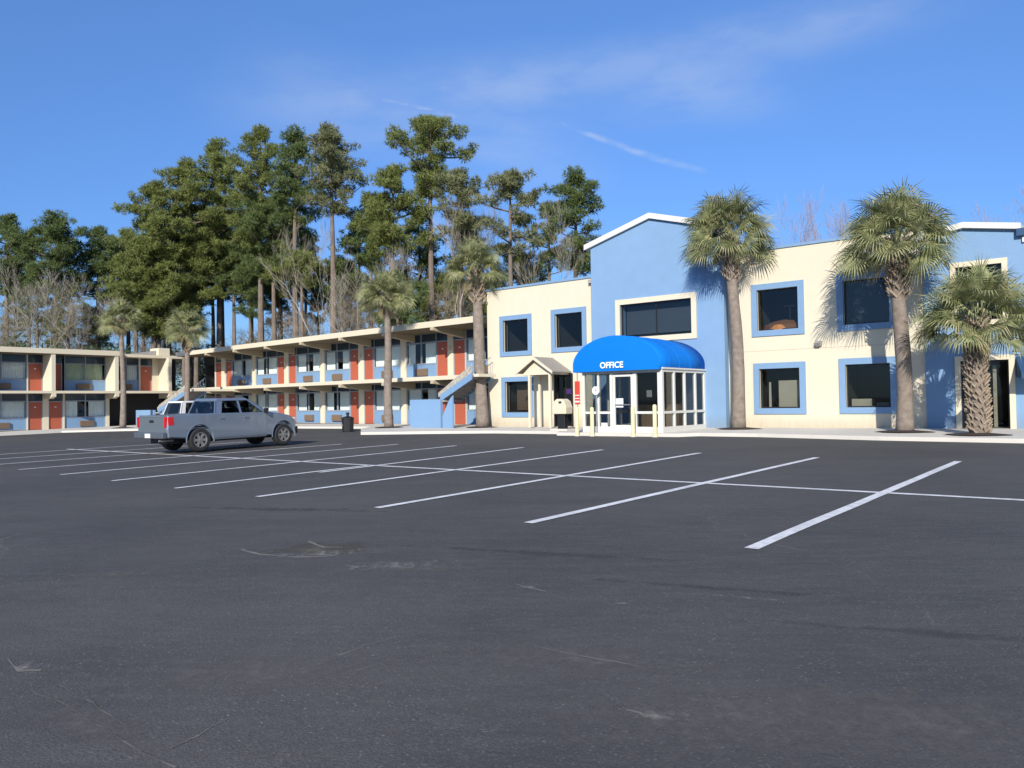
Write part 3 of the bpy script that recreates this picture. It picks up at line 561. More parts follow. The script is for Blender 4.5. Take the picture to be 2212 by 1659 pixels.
# ------------------------------------------------------------------ motel wings (facade towards local -y)
rnd = random.Random(7)
def motel_door(par, u, z0, z1, w, y):
    m = MB(); m.box(u-w/2, u+w/2, y-.02, y+.03, z0, z1)
    d = m.build('door', M['door'], par)
    MB().box(u-.06, u+.06, y-.026, y-.021, z0+1.55, z0+1.63).build('door_plate', M['plate'], d)
    f = MB(); f.wall([u-w/2-.06, u-w/2, u+w/2, u+w/2+.06], [z0, z1, z1+.07], lambda a, z: not (abs(a-u) < w/2 and z < z1), y-.05, y+.05); f.build('door_frame', M['greyframe'], d)
    MB().lathe([(.03, 0), (.035, .03), (.02, .05)], (0, 0, 0), 8).build('knob', M['rim'], d, loc=(u+w/2-.09, y-.03, z0+.95)).rotation_euler = (radians(90), 0, 0)
    return d
def motel_window(par, u0, u1, z0, z1, ztr, zlow, y, gap, ac=True, cur='curtain', rail_frac=0.0, parapet=True):
    """window wall: clerestory band above ztr, glazing with curtains, blue panel below zlow with an air conditioner"""
    mid = (u0+u1)/2; fr = MB()
    us = [u0, u0+.06, mid-.04, mid+.04, u1-.06, u1]; zs = [z0, z0+.05, zlow, zlow+.06, ztr, ztr+.08, z1-.03, z1]
    sol = lambda u, z: u < u0+.06 or u > u1-.06 or (abs(u-mid) < .04 and z > zlow) or z < z0+.05 or zlow < z < zlow+.06 or ztr < z < ztr+.08 or z > z1-.03
    fr.wall(us, zs, sol, y-.04, y+.04); W = fr.build('window', M['greyframe'], par)
    MB().box(u0+.06, u1-.06, y-.01, y+.02, z0+.05, zlow).build('panel', M['bluetrim'], W)
    MB().box(u0+.06, mid-.04, y+.0, y+.01, zlow+.06, ztr).build('pane', M['mglass'], W); MB().box(mid+.04, u1-.06, y+.0, y+.01, zlow+.06, ztr).build('pane', M['mglass'], W)
    MB().box(u0+.06, mid-.04, y+.0, y+.02, ztr+.08, z1-.03).build('clerestory', M['clere'], W); MB().box(mid+.04, u1-.06, y+.0, y+.02, ztr+.08, z1-.03).build('clerestory', M['clere'], W)
    ga, gb = gap
    for a, b in ((u0+.06, ga), (gb, u1-.06)):
        if b - a < .08: continue
        m = MB(); k = max(3, int((b-a)/.07)); vs = []
        for i in range(k+1):
            x = a + (b-a)*i/k; yy = y + .10 + (.03 if i % 2 else 0)
            vs += [(x, yy, zlow+.06), (x, yy, ztr)]
        m.add(vs, [(2*i, 2*i+2, 2*i+3, 2*i+1) for i in range(k)]); m.build('curtain', M[cur], W)
    if ac:
        c = mid + rnd.uniform(-.15, .15); a = MB(); a.box(c-.50, c+.50, y-.14, y-.012, z0+.16, z0+.56)
        for k in range(6): a.box(c-.46, c+.46, y-.155, y-.1405, z0+.20+k*.06, z0+.225+k*.06)
        a.build('air_conditioner', M['ac'], par)
    return W
def curtain_gap(u0, u1):
    m = (u0+u1)/2; w = rnd.choice([.5, .7, .9, 1.1]); s = rnd.uniform(-.25, .25)
    return (m - w/2 + s, m + w/2 + s)

# centre wing
cw = empty('motel_wing', (-26.3, 29.1, 0), radians(-4.147), 'long two storey motel wing with cream roof fascia and orange doors, joined to the office', 'motel wing')
Y = 2.3; ZG, Z2, ZC = .42, 3.06, 5.60; L0 = -33.4
def cpart(mb, name, m, **k): return mb.build(name, m, cw, **k)
cpart(MB().box(L0, .45, 0, 8, 5.62, 5.93), 'roof_slab', M['creamtrim'])
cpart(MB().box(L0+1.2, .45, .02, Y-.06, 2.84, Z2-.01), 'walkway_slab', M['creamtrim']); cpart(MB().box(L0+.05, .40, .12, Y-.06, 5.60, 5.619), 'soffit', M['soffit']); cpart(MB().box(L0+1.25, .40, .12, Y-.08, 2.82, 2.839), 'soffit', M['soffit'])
cpart(MB().box(L0, .45, Y+3.2, Y+3.4, .2, 5.61).box(.25, .45, Y+.1, Y+3.2, .2, 5.61).box(L0, L0+.2, Y+.1, Y+3.2, .2, 5.61).box(L0+.2, .25, Y+.06, Y+3.2, 2.86, 3.0), 'back_wall', M['dark'])
pairs = [(-30.0, 4), (-20.75, 4), (-12.05, 4), (-3.8, 4)]
doors = [-30.8, -29.15, -21.55, -20.05, -12.8, -11.3, -4.5, -3.1]
bays = [(-28.65, -25.55), (-25.05, -22.05), (-19.55, -16.6), (-16.1, -13.3), (-10.8, -8.15), (-7.65, -5.0), (-2.6, .2)]
for st in (0, 1):
    z0, zt = (ZG, 2.84) if st == 0 else (Z2, 5.61)
    zd = z0 + 2.0; 
    for u in doors: motel_door(cw, u, z0+.02, zd, .84, Y)
    for (a, b) in bays:
        motel_window(cw, a, b, z0, zt, z0+2.0, z0+.80, Y, curtain_gap(a, b), ac=not (st == 0 and a > -9))
    segs = []; edges = sorted([(u-.48, u+.48) for u in doors] + bays); prev = -31.4
    for a, b in edges + [(.25, .25)]:
        if a - prev > .02: cpart(MB().box(prev, a, Y-.08, Y+.08, z0, zt), 'pier', M['creamtrim'])
        prev = max(prev, b)
    for u in doors: cpart(MB().box(u-.48, u+.48, Y-.02, Y+.03, zd+.09, zt-.02), 'door_transom', M['clere'])
cpart(MB().box(L0+.2, -31.4, Y-.08, Y+.08, 4.9, 5.61).box(L0+.2, -31.4, Y+2.4, Y+2.5, .2, 5.61), 'passage_wall', M['black'])
for i, u in enumerate((-28.3, -24.0, -19.7, -15.35, -11.05, -6.9, -2.75)):
    poly = [(-.03, 5.619), (-.03, 5.46), (Y-.1, 5.16), (Y-.1, 5.619)]
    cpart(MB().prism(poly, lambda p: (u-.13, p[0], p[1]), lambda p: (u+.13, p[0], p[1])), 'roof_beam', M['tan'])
    poly = [(-.06, 2.839), (-.06, 2.66), (Y-.1, 2.45), (Y-.1, 2.839)]
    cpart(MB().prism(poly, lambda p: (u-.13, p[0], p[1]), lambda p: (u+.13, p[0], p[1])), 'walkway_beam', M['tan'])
for u in (-20.8, -12.05, -3.8): cpart(MB().box(u-.07, u+.07, Y-.22, Y-.085, 4.55, 4.75), 'wall_lamp', M['creamtrim'])
# left wing
lw = empty('motel_wing', (-60.3, 0, 0), radians(90), 'two storey motel wing at the far left with cream fin walls between the rooms', 'motel wing')
Y = 1.75; ZG, Z2 = .16, 3.0; A0, A1 = 6.0, 27.55
def lpart(mb, name, m, **k): return mb.build(name, m, lw, **k)
lpart(MB().box(A0, A1, 0, 8, 5.56, 5.92), 'roof_slab', M['creamtrim']); lpart(MB().box(A1, 32.6, .35, 8, 5.52, 5.74), 'roof_slab', M['creamtrim'])
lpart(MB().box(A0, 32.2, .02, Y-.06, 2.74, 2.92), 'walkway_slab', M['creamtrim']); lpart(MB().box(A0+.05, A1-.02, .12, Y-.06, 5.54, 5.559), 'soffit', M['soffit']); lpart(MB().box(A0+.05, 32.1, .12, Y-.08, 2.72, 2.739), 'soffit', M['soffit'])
lpart(MB().box(A0, 33, Y+3.2, Y+3.4, .0, 5.5).box(A0, A0+.2, 0.1, Y+3.2, .0, 5.5).box(32.6, 32.8, Y, Y+3.2, 0, 5.5).box(A0+.2, 32.6, Y+.06, Y+3.2, 2.76, 2.9), 'back_wall', M['dark'])
lpart(MB().box(30.9, 31.8, .8, 2.2, 5.75, 6.35), 'chimney', M['creamtrim']); lpart(MB().prism([(28.3, 5.75), (30.85, 5.75), (30.85, 6.15)], lambda p: (p[0], 1.2, p[1]), lambda p: (p[0], 3.0, p[1])), 'roof_ramp', M['stair'])
ldoors = [(22.3, 1), (22.3, 0), (23.65, 0), (24.0-.38, 1), (30.3, 1), (13.4, 0), (14.8, 0), (13.4, 1), (14.8, 1)]
lb = [((18.55, 21.75), (0, 1)), ((15.35, 18.4), (0, 1)), ((24.25, 27.2), (0, 1)), ((27.75, 29.75), (1,)), ((10, 12.8), (0, 1))]
for u, st in ldoors:
    z0, zt = (ZG, 2.74) if st == 0 else (Z2-.08, 5.55); motel_door(lw, u, z0+.02, z0+1.98, .84, Y)
    lpart(MB().box(u-.48, u+.48, Y-.02, Y+.03, z0+2.07, zt), 'door_transom', M['clere'])
for (a, b), sts in lb:
    for st in sts:
        z0, zt = (ZG, 2.74) if st == 0 else (Z2-.08, 5.55)
        gp = {(24.25, 0): (25.2, 26.0), (24.25, 1): (27.0, 27.1), (18.55, 1): (18.9, 20.1), (18.55, 0): (19.2, 19.8), (27.75, 1): (27.9, 28.9)}.get((a, st)) or curtain_gap(a, b)
        motel_window(lw, a, b, z0, zt, z0+2.0, z0+.80, Y, gp, cur='curtain2' if (a, st) == (24.25, 1) else 'curtain')
def pier(u0, u1, z0, z1, nm='pier'): lpart(MB().box(u0, u1, Y-.1, Y+.08, z0, z1), nm, M['creamtrim'])
pier(22.78, 23.17, ZG-.1, 2.74); pier(21.75, 21.82, ZG, 2.74); pier(24.13, 24.25, ZG, 2.74); pier(27.2, 27.45, ZG, 2.74); pier(18.4, 18.55, ZG, 2.74)
pier(21.75, 21.82, 2.92, 5.55); pier(27.2, 27.75, 2.92, 5.55); pier(29.75, 29.84, 2.92, 5.55); pier(30.8, 31.6, 2.92, 5.55); pier(18.4, 18.55, 2.92, 5.55)
for u in (22.9, 27.3, 31.45): lpart(MB().box(u-.13, u+.13, .06, Y-.1, 2.93, 5.55), 'fin_wall', M['cream']); lpart(MB().prism([(-.02, 2.739), (-.02, 2.5), (.5, 2.35), (Y-.11, 2.35), (Y-.11, 2.739)], lambda p: (u-.14, p[0], p[1]), lambda p: (u+.14, p[0], p[1])), 'walkway_beam', M['creamtrim'])
lpart(MB().box(18.35, 18.6, .06, Y-.1, 2.93, 5.55), 'fin_wall', M['cream'])
lpart(MB().box(27.45, 32.2, Y+1.2, Y+1.3, 0, 2.74), 'passage_wall', M['dark'])

# stairs in front of the centre wing
def staircase(label, lx0, lx1, off, z0, zb, zt, steps, encl, encz, land=None):
    """flight rising along the wing from zb to zt; encl = blue low wall (from, to)"""
    s = empty('staircase', (0, 0, 0), 0, label, 'staircase'); s.matrix_world = cw.matrix_world if False else Matrix.Translation((-26.3, 29.1, 0)) @ Matrix.Rotation(radians(-4.147), 4, 'Z')
    MB().box(encl[0], encl[1], off-.08, off+.08, z0, encz).box(encl[0], encl[0]+.15, off+.08, off+1.2, z0, encz).build('low_wall', M['blue'], s)
    m = MB(); dx = (lx1-lx0)/steps; dz = (zt-zb)/steps
    for k in range(steps):
        m.box(lx0+k*dx, lx0+(k+1)*dx+.03, off+.06, off+1.25, zb+(k+1)*dz-.06, zb+(k+1)*dz)
        m.box(lx0+k*dx, lx0+k*dx+.03, off+.061, off+1.249, zb+k*dz, zb+(k+1)*dz-.061)
    m.build('treads', M['stair'], s)
    for oo in (off-.02, off+1.27):
        MB().prism([(lx0-.15, zb-.08), (lx1, zt-.22), (lx1, zt+.10), (lx0-.15, zb+.24)], lambda p: (p[0], oo+.05, p[1]), lambda p: (p[0], oo-.015, p[1])).build('stringer', M['bluetrim'], s)
    MB().box(encl[1]+.02, lx0+.1, off+.0, off+1.25, zb-.1, zb).build('landing', M['stair'], s)
    MB().prism([(encl[1]+.08, z0), (lx0+.75, z0), (lx0+.75, zb+.2), (lx0+.5, zb-.02), (encl[1]+.08, z0+.7)], lambda p: (p[0], off+.05, p[1]), lambda p: (p[0], off-.03, p[1])).build('side_panel', M['blue'], s)
    m = MB(); nb = 14
    for k in range(nb): x = lx0 + (lx1-lx0)*k/(nb-1); z = zb + (zt-zb)*k/(nb-1); m.tube([(x, off+1.25, z), (x, off+1.25, z+.85)], .009, 4)
    m.tube([(lx0, off+1.25, zb+.87), (lx1, off+1.25, zt+.87)], .02, 6)
    m.build('handrail', M['greyframe'], s)
    MB().prism([(lx0-.3, zb+.12), (lx1, zt+.10), (lx1, zt+.52), (lx0+.1, zb+.56), (lx0-.3, zb+.35)], lambda p: (p[0], off+.02, p[1]), lambda p: (p[0], off-.01, p[1])).build('guard_panel', M['guard'], s)
    if land: MB().box(*land).build('landing', M['creamtrim'], s)
    return s
staircase('grey stair with blue low wall beside the office corner', -.55, 1.55, -1.3, .30, 1.80, 2.95, 8, (-2.95, -.62), 1.83, land=(1.3, 1.9, -1.2, -.02, 2.86, 3.0))
staircase('grey stair with blue low wall in the far corner between the wings', -29.6, -24.9, -2.9, .05, 1.28, 2.78, 10, (-33.6, -30.4), 1.44, land=(-24.9, -23.9, -2.9, -.02, 2.7, 2.84))
# infill between wing and office
inf = empty('infill_wall', (-25.9, 30.0, .3), 0, 'narrow slate blue wall closing the gap between motel wing and office', 'wall')
MB().box(-.1, .6, .3, .5, 0, 6.0).build('wall', M['bluetrim'], inf); MB().tube([(.35, .2, .1), (.35, .2, 6.2)], .05, 8).build('downpipe', M['stair'], inf)

# ------------------------------------------------------------------ vehicles
def arc(cy, r, z0, n=9):
    a0 = math.asin(max(-1, min(1, (z0 - .39) / r))); return [(cy + r*cos(a), .39 + r*sin(a)) for a in [a0 + (pi - 2*a0)*k/(n-1) for k in range(n)]]
def inset_poly(poly, d):
    n = len(poly); out = []; area = sum(poly[i][0]*poly[(i+1) % n][1] - poly[(i+1) % n][0]*poly[i][1] for i in range(n)); sg = 1 if area > 0 else -1
    for i in range(n):
        a, b, c = Vector(poly[i-1]), Vector(poly[i]), Vector(poly[(i+1) % n]); e1 = (b-a).normalized(); e2 = (c-b).normalized()
        n1 = Vector((-e1.y, e1.x))*sg; n2 = Vector((-e2.y, e2.x))*sg; m = (n1+n2); m = m.normalized() if m.length > .1 else n1; out.append(tuple(b + m*d/max(.5, m.dot(n1))))
    return out
def side_skin(mb, poly, xi, xo, ch=.05):
    s = 1 if xo > xi else -1; inn = inset_poly(poly, ch*.8); n = len(poly)
    vs = [(xi, *p) for p in poly] + [(xo - s*ch, *p) for p in poly] + [(xo, *p) for p in inn]
    fs = [tuple(range(n))] + [(i, (i+1) % n, n+(i+1) % n, n+i) for i in range(n)] + [(n+i, n+(i+1) % n, 2*n+(i+1) % n, 2*n+i) for i in range(n)] + [tuple(2*n+i for i in range(n))]
    mb.add(vs, fs)
def wheel(par, x, y, r, s, W=.24):
    o = MB().lathe([(r*.62, -W/2), (r*.9, -W/2), (r, -W/2+.04), (r, W/2-.04), (r*.9, W/2), (r*.62, W/2), (r*.60, 0), (r*.62, -W/2)], (0, 0, 0), 28, axis='x', cap=False).build('wheel', M['tyre'], par, loc=(x, y, r), smooth=False)
    m = MB(); m.lathe([(r*.60, -.02), (r*.635, s*W/2*1.01), (r*.58, s*W/2*1.01), (r*.56, s*.05)], (0, 0, 0), 28, axis='x', cap=False)
    for k in range(6):
        a = 2*pi*k/6; c, sn = cos(a), sin(a)
        def R(u, v): return (u*c - v*sn, u*sn + v*c)
        p = [R(.03, -.035), R(r*.58, -.055), R(r*.58, .055), R(.03, .035)]
        m.prism(p, lambda q: (s*W/2*.60, *q), lambda q: (s*W/2*.86, *q))
    m.lathe([(.06, s*W/2*.6), (.06, s*W/2*.92), (.02, s*W/2*.95)], (0, 0, 0), 12, axis='x'); m.build('rim', M['rim'], o)
    MB().lathe([(r*.55, 0), (r*.55, s*.03)], (0, 0, 0), 20, axis='x').build('brake_disc', M['black'], o)
    return o
def greenhouse(par, y0, y1, yt0, yt1, zb, zt, hw, hwt, paint, wins):
    """hollow cab: roof, pillars, tinted panes, seats"""
    za, zc = zb, zt-.10
    def X(z): return hw + (hwt-hw)*(z-zb)/(zt-zb)
    def Yr(z): return y0 + (yt0-y0)*(z-zb)/(zt-zb)
    def Yf(z): return y1 + (yt1-y1)*(z-zb)/(zt-zb)
    m = MB(); q = [(-X(zc), Yr(zc), zc), (X(zc), Yr(zc), zc), (X(zc), Yf(zc), zc), (-X(zc), Yf(zc), zc), (-hwt+.03, yt0+.04, zt), (hwt-.03, yt0+.04, zt), (hwt-.03, yt1-.04, zt), (-hwt+.03, yt1-.04, zt)]
    m.add(q, [(0, 3, 2, 1), (4, 5, 6, 7), (0, 1, 5, 4), (1, 2, 6, 5), (2, 3, 7, 6), (3, 0, 4, 7)]); m.build('cab_roof', paint, par, bevel=.03)
    edges = [(Yr(za), Yr(zc))] + [e for w_ in wins for e in ((w_[0], w_[2]), (w_[1], w_[3]))] + [(Yf(za), Yf(zc))]
    for s in (-1, 1):
        for i in range(0, len(edges), 2):
            (a0, a1), (b0, b1) = edges[i], edges[i+1]
            o = [(s*X(za), a0, za), (s*X(za), b0, za), (s*X(zc), b1, zc), (s*X(zc), a1, zc)]; n_ = [(p[0]-s*.05, p[1], p[2]) for p in o]
            MB().add(o + n_, [(0, 1, 2, 3), (7, 6, 5, 4), (0, 4, 5, 1), (1, 5, 6, 2), (2, 6, 7, 3), (3, 7, 4, 0)]).build('pillar', paint, par)
        for a0, b0, a1, b1 in wins:
            o = [(s*(X(za)-.015), a0, za), (s*(X(za)-.015), b0, za), (s*(X(zc)-.015), b1, zc), (s*(X(zc)-.015), a1, zc)]
            MB().add(o, [(0, 1, 2, 3) if s < 0 else (3, 2, 1, 0)]).build('side_window', M['tint'], par)
    for f, nm, d in ((Yr, 'rear_window', 1), (Yf, 'windshield', -1)):
        for s in (-1, 1):
            o = [(s*X(za), f(za), za), (s*(X(za)-.09), f(za), za), (s*(X(zc)-.09), f(zc), zc), (s*X(zc), f(zc), zc)]; n_ = [(p[0], p[1]+d*.05, p[2]) for p in o]
            MB().add(o + n_, [(0, 1, 2, 3), (7, 6, 5, 4), (0, 4, 5, 1), (1, 5, 6, 2), (2, 6, 7, 3), (3, 7, 4, 0)]).build('pillar', paint, par)
        o = [(-(X(za)-.09), f(za)+d*.02, za), (X(za)-.09, f(za)+d*.02, za), (X(zc)-.09, f(zc)+d*.02, zc), (-(X(zc)-.09), f(zc)+d*.02, zc)]
        MB().add(o, [(0, 1, 2, 3) if d > 0 else (3, 2, 1, 0)]).build(nm, M['tint'], par)
    for sy in ((y0+y1)/2-.55, (y0+y1)/2+.35):
        for s in (-1, 1): MB().box(s*.42-.24, s*.42+.24, sy-.08, sy+.06, zb-.25, zb+.17).box(s*.42-.11, s*.42+.11, sy-.07, sy+.02, zb+.19, zb+.36).build('seat', M['tyre'], par, bevel=.03)
def make_truck():
    t = empty('pickup_truck', (0, 0, 0), 0, 'grey blue double cab pickup truck parked across the white bay lines', 'pickup truck')
    RA, FA, R = 1.32, 4.92, .46; ar, af = arc(RA, R+.05, .42), arc(FA, R+.05, .42)
    poly = [(.10, .52), (.06, .80), (.10, 1.25), (1.96, 1.28), (2.1, 1.27), (4.2, 1.25), (4.75, 1.19), (5.25, 1.09), (5.45, .98), (5.53, .75), (5.48, .50), (FA+R+.05, .42)] + af[1:-1] + [(FA-R-.05, .42), (FA-R-.08, .40), (RA+R+.08, .40), (RA+R+.05, .42)] + ar[1:-1] + [(RA-R-.05, .46)]
    b = MB(); side_skin(b, poly, .80, .93, .05); side_skin(b, poly, -.80, -.93, .05)
    b.prism([(1.96, .50), (1.96, 1.262), (4.2, 1.262), (4.75, 1.215), (5.25, 1.11), (5.45, .98), (5.53, .75), (5.48, .50)], lambda p: (-.80, *p), lambda p: (.80, *p))
    b.box(-.8, .8, .12, 1.96, .50, .82); b.build('body', M['paint'], t)
    tg = MB().box(-.80, .80, .055, .12, .68, 1.26).build('tailgate', M['tailpaint'], t, bevel=.012); MB().box(-.12, .12, .035, .056, 1.02, 1.10).build('handle', M['black'], tg); MB().box(-.7, .7, .040, .056, 1.19, 1.22).build('spoiler', M['paint'], tg)
    MB().box(-.79, .79, .13, 1.95, .822, .84).build('bed_liner', M['black'], t)
    for s in (-1, 1):
        MB().box(s*.80 if s > 0 else -.885, .885 if s > 0 else -.80, .02, .10, .86, 1.20).build('tail_light', M['taillight'], t)
        MB().box(.90 if s > 0 else -.937, .937 if s > 0 else -.90, .105, .30, .93, 1.20).build('tail_light', M['taillight'], t)
        for cy in (RA, FA):
            f = MB(); n = 14; vs = []
            for k in range(n+1):
                a = -.12 + (pi+.24)*k/n
                for rr, xx in ((R+.06, .90), (R+.065, .940), (R+.085, .940), (R+.11, .925)): vs.append((s*xx, cy + rr*cos(a), .39 + rr*sin(a)))
            f.add(vs, [(4*k+j, 4*k+j+1, 4*k+j+5, 4*k+j+4) for k in range(n) for j in range(3)]); f.build('fender_flare', M['paint'], t, smooth=True)
            MB().box(s*.50 if s > 0 else -.66, .66 if s > 0 else s*.50, cy-.46, cy+.46, .40, .86).build('wheel_well', M['black'], t)
            wheel(t, s*.80, cy, .395, s, .26)
        for a, c in ((2.02, 3.02), (3.06, 4.12)):
            o = MB().box(.928 if s > 0 else -.934, .934 if s > 0 else -.928, a, c, .50, 1.24).build('door', M['paint'], t, bevel=.004)
            MB().box(.934 if s > 0 else -.965, .965 if s > 0 else -.934, a+.06, a+.24, 1.08, 1.115).build('handle', M['paint'], o)
        MB().box(.95 if s > 0 else -1.10, 1.10 if s > 0 else -.95, 3.98, 4.08, 1.22, 1.40).build('mirror', M['black'], t, bevel=.02)
        MB().box(.86 if s > 0 else -.945, .945 if s > 0 else -.86, 1.9, 4.1, .38, .46).build('sill', M['chrome'], t)
        MB().box(.62 if s > 0 else -.90, .90 if s > 0 else -.62, 5.38, 5.50, .86, 1.02).build('headlight', M['plate'], t)
    MB().box(-.90, .90, -.10, .08, .50, .70).build('rear_bumper', M['chrome'], t, bevel=.03); MB().box(-.16, .16, -.115, -.101, .52, .66).build('licence_plate', M['plate'], t)
    MB().box(-.92, .92, 5.42, 5.62, .42, .68).build('front_bumper', M['black'], t, bevel=.04); MB().box(-.55, .55, 5.5, 5.56, .72, .98).build('grille', M['black'], t)
    MB().box(-.5, .5, .3, 5.0, .30, .49).tube([(-.7, RA, .39), (.7, RA, .39)], .05, 8).tube([(-.7, FA, .39), (.7, FA, .39)], .05, 8).build('chassis', M['black'], t)
    MB().tube([(.55, -.02, .42), (.55, .5, .42)], .035, 10).build('exhaust', M['rim'], t)
    greenhouse(t, 1.97, 4.28, 2.14, 3.42, 1.262, 1.79, .86, .66, M['paint'], [(2.22, 3.0, 2.36, 2.98), (3.08, 4.02, 3.06, 3.42)])
    return t
tr = make_truck(); tr.scale = (1, .94, 1); tr.location = (-25.72, 12.72, g(-25.7, 15.3)+.01)
for _w in kids(tr):
    if _w.name.startswith('wheel') and not _w.name.startswith('wheel_well'): _w.scale = (1, 1/.94, 1); tr.rotation_euler = (radians(.7), 0, radians(2.5))
def make_suv():
    t = empty('suv', (0, 0, 0), 0, 'white suv parked in front of the motel behind the pickup', 'suv')
    RA, FA, R = .95, 3.75, .40; ar, af = arc(RA, R, .42), arc(FA, R, .42)
    poly = [(.02, .45), (.0, .9), (.06, 1.08), (3.55, 1.08), (4.3, .98), (4.55, .85), (4.6, .5), (4.5, .36), (FA+R, .42)] + af[1:-1] + [(FA-R, .42), (FA-R-.05, .34), (RA+R+.05, .34), (RA+R, .42)] + ar[1:-1] + [(RA-R, .42)]
    b = MB(); side_skin(b, poly, .74, .90, .06); side_skin(b, poly, -.74, -.90, .06); b.prism([(.02, .45), (.0, .9), (.06, 1.078), (3.55, 1.078), (4.3, .98), (4.55, .85), (4.6, .5)], lambda p: (-.74, *p), lambda p: (.74, *p)); b.build('body', M['whitepaint'], t)
    for s in (-1, 1):
        for cy in (RA, FA): MB().box(s*.5 if s > 0 else -.73, .73 if s > 0 else s*.5, cy-.4, cy+.4, .36, .80).build('wheel_well', M['black'], t); wheel(t, s*.77, cy, .35, s, .22)
        MB().box(.72 if s > 0 else -.885, .885 if s > 0 else -.72, -.02, .03, .75, 1.0).build('tail_light', M['taillight'], t)
        MB().box(.90 if s > 0 else -1.05, 1.05 if s > 0 else -.90, 3.0, 3.1, 1.05, 1.2).build('mirror', M['whitepaint'], t, bevel=.02)
    MB().box(-.25, .25, -.02, .01, .6, .72).build('licence_plate', M['plate'], t); MB().box(-.85, .85, -.08, .06, .36, .55).build('rear_bumper', M['black'], t, bevel=.03)
    greenhouse(t, .06, 3.6, .30, 2.75, 1.078, 1.80, .84, .68, M['whitepaint'], [(.35, 1.05, .5, 1.05), (1.15, 1.98, 1.15, 1.98), (2.08, 3.2, 2.08, 2.75)])
    return t
sv = make_suv(); sv.location = (-42.2, 22.0, g(-42.2, 24.2)); sv.rotation_euler = (radians(.8), 0, radians(6))

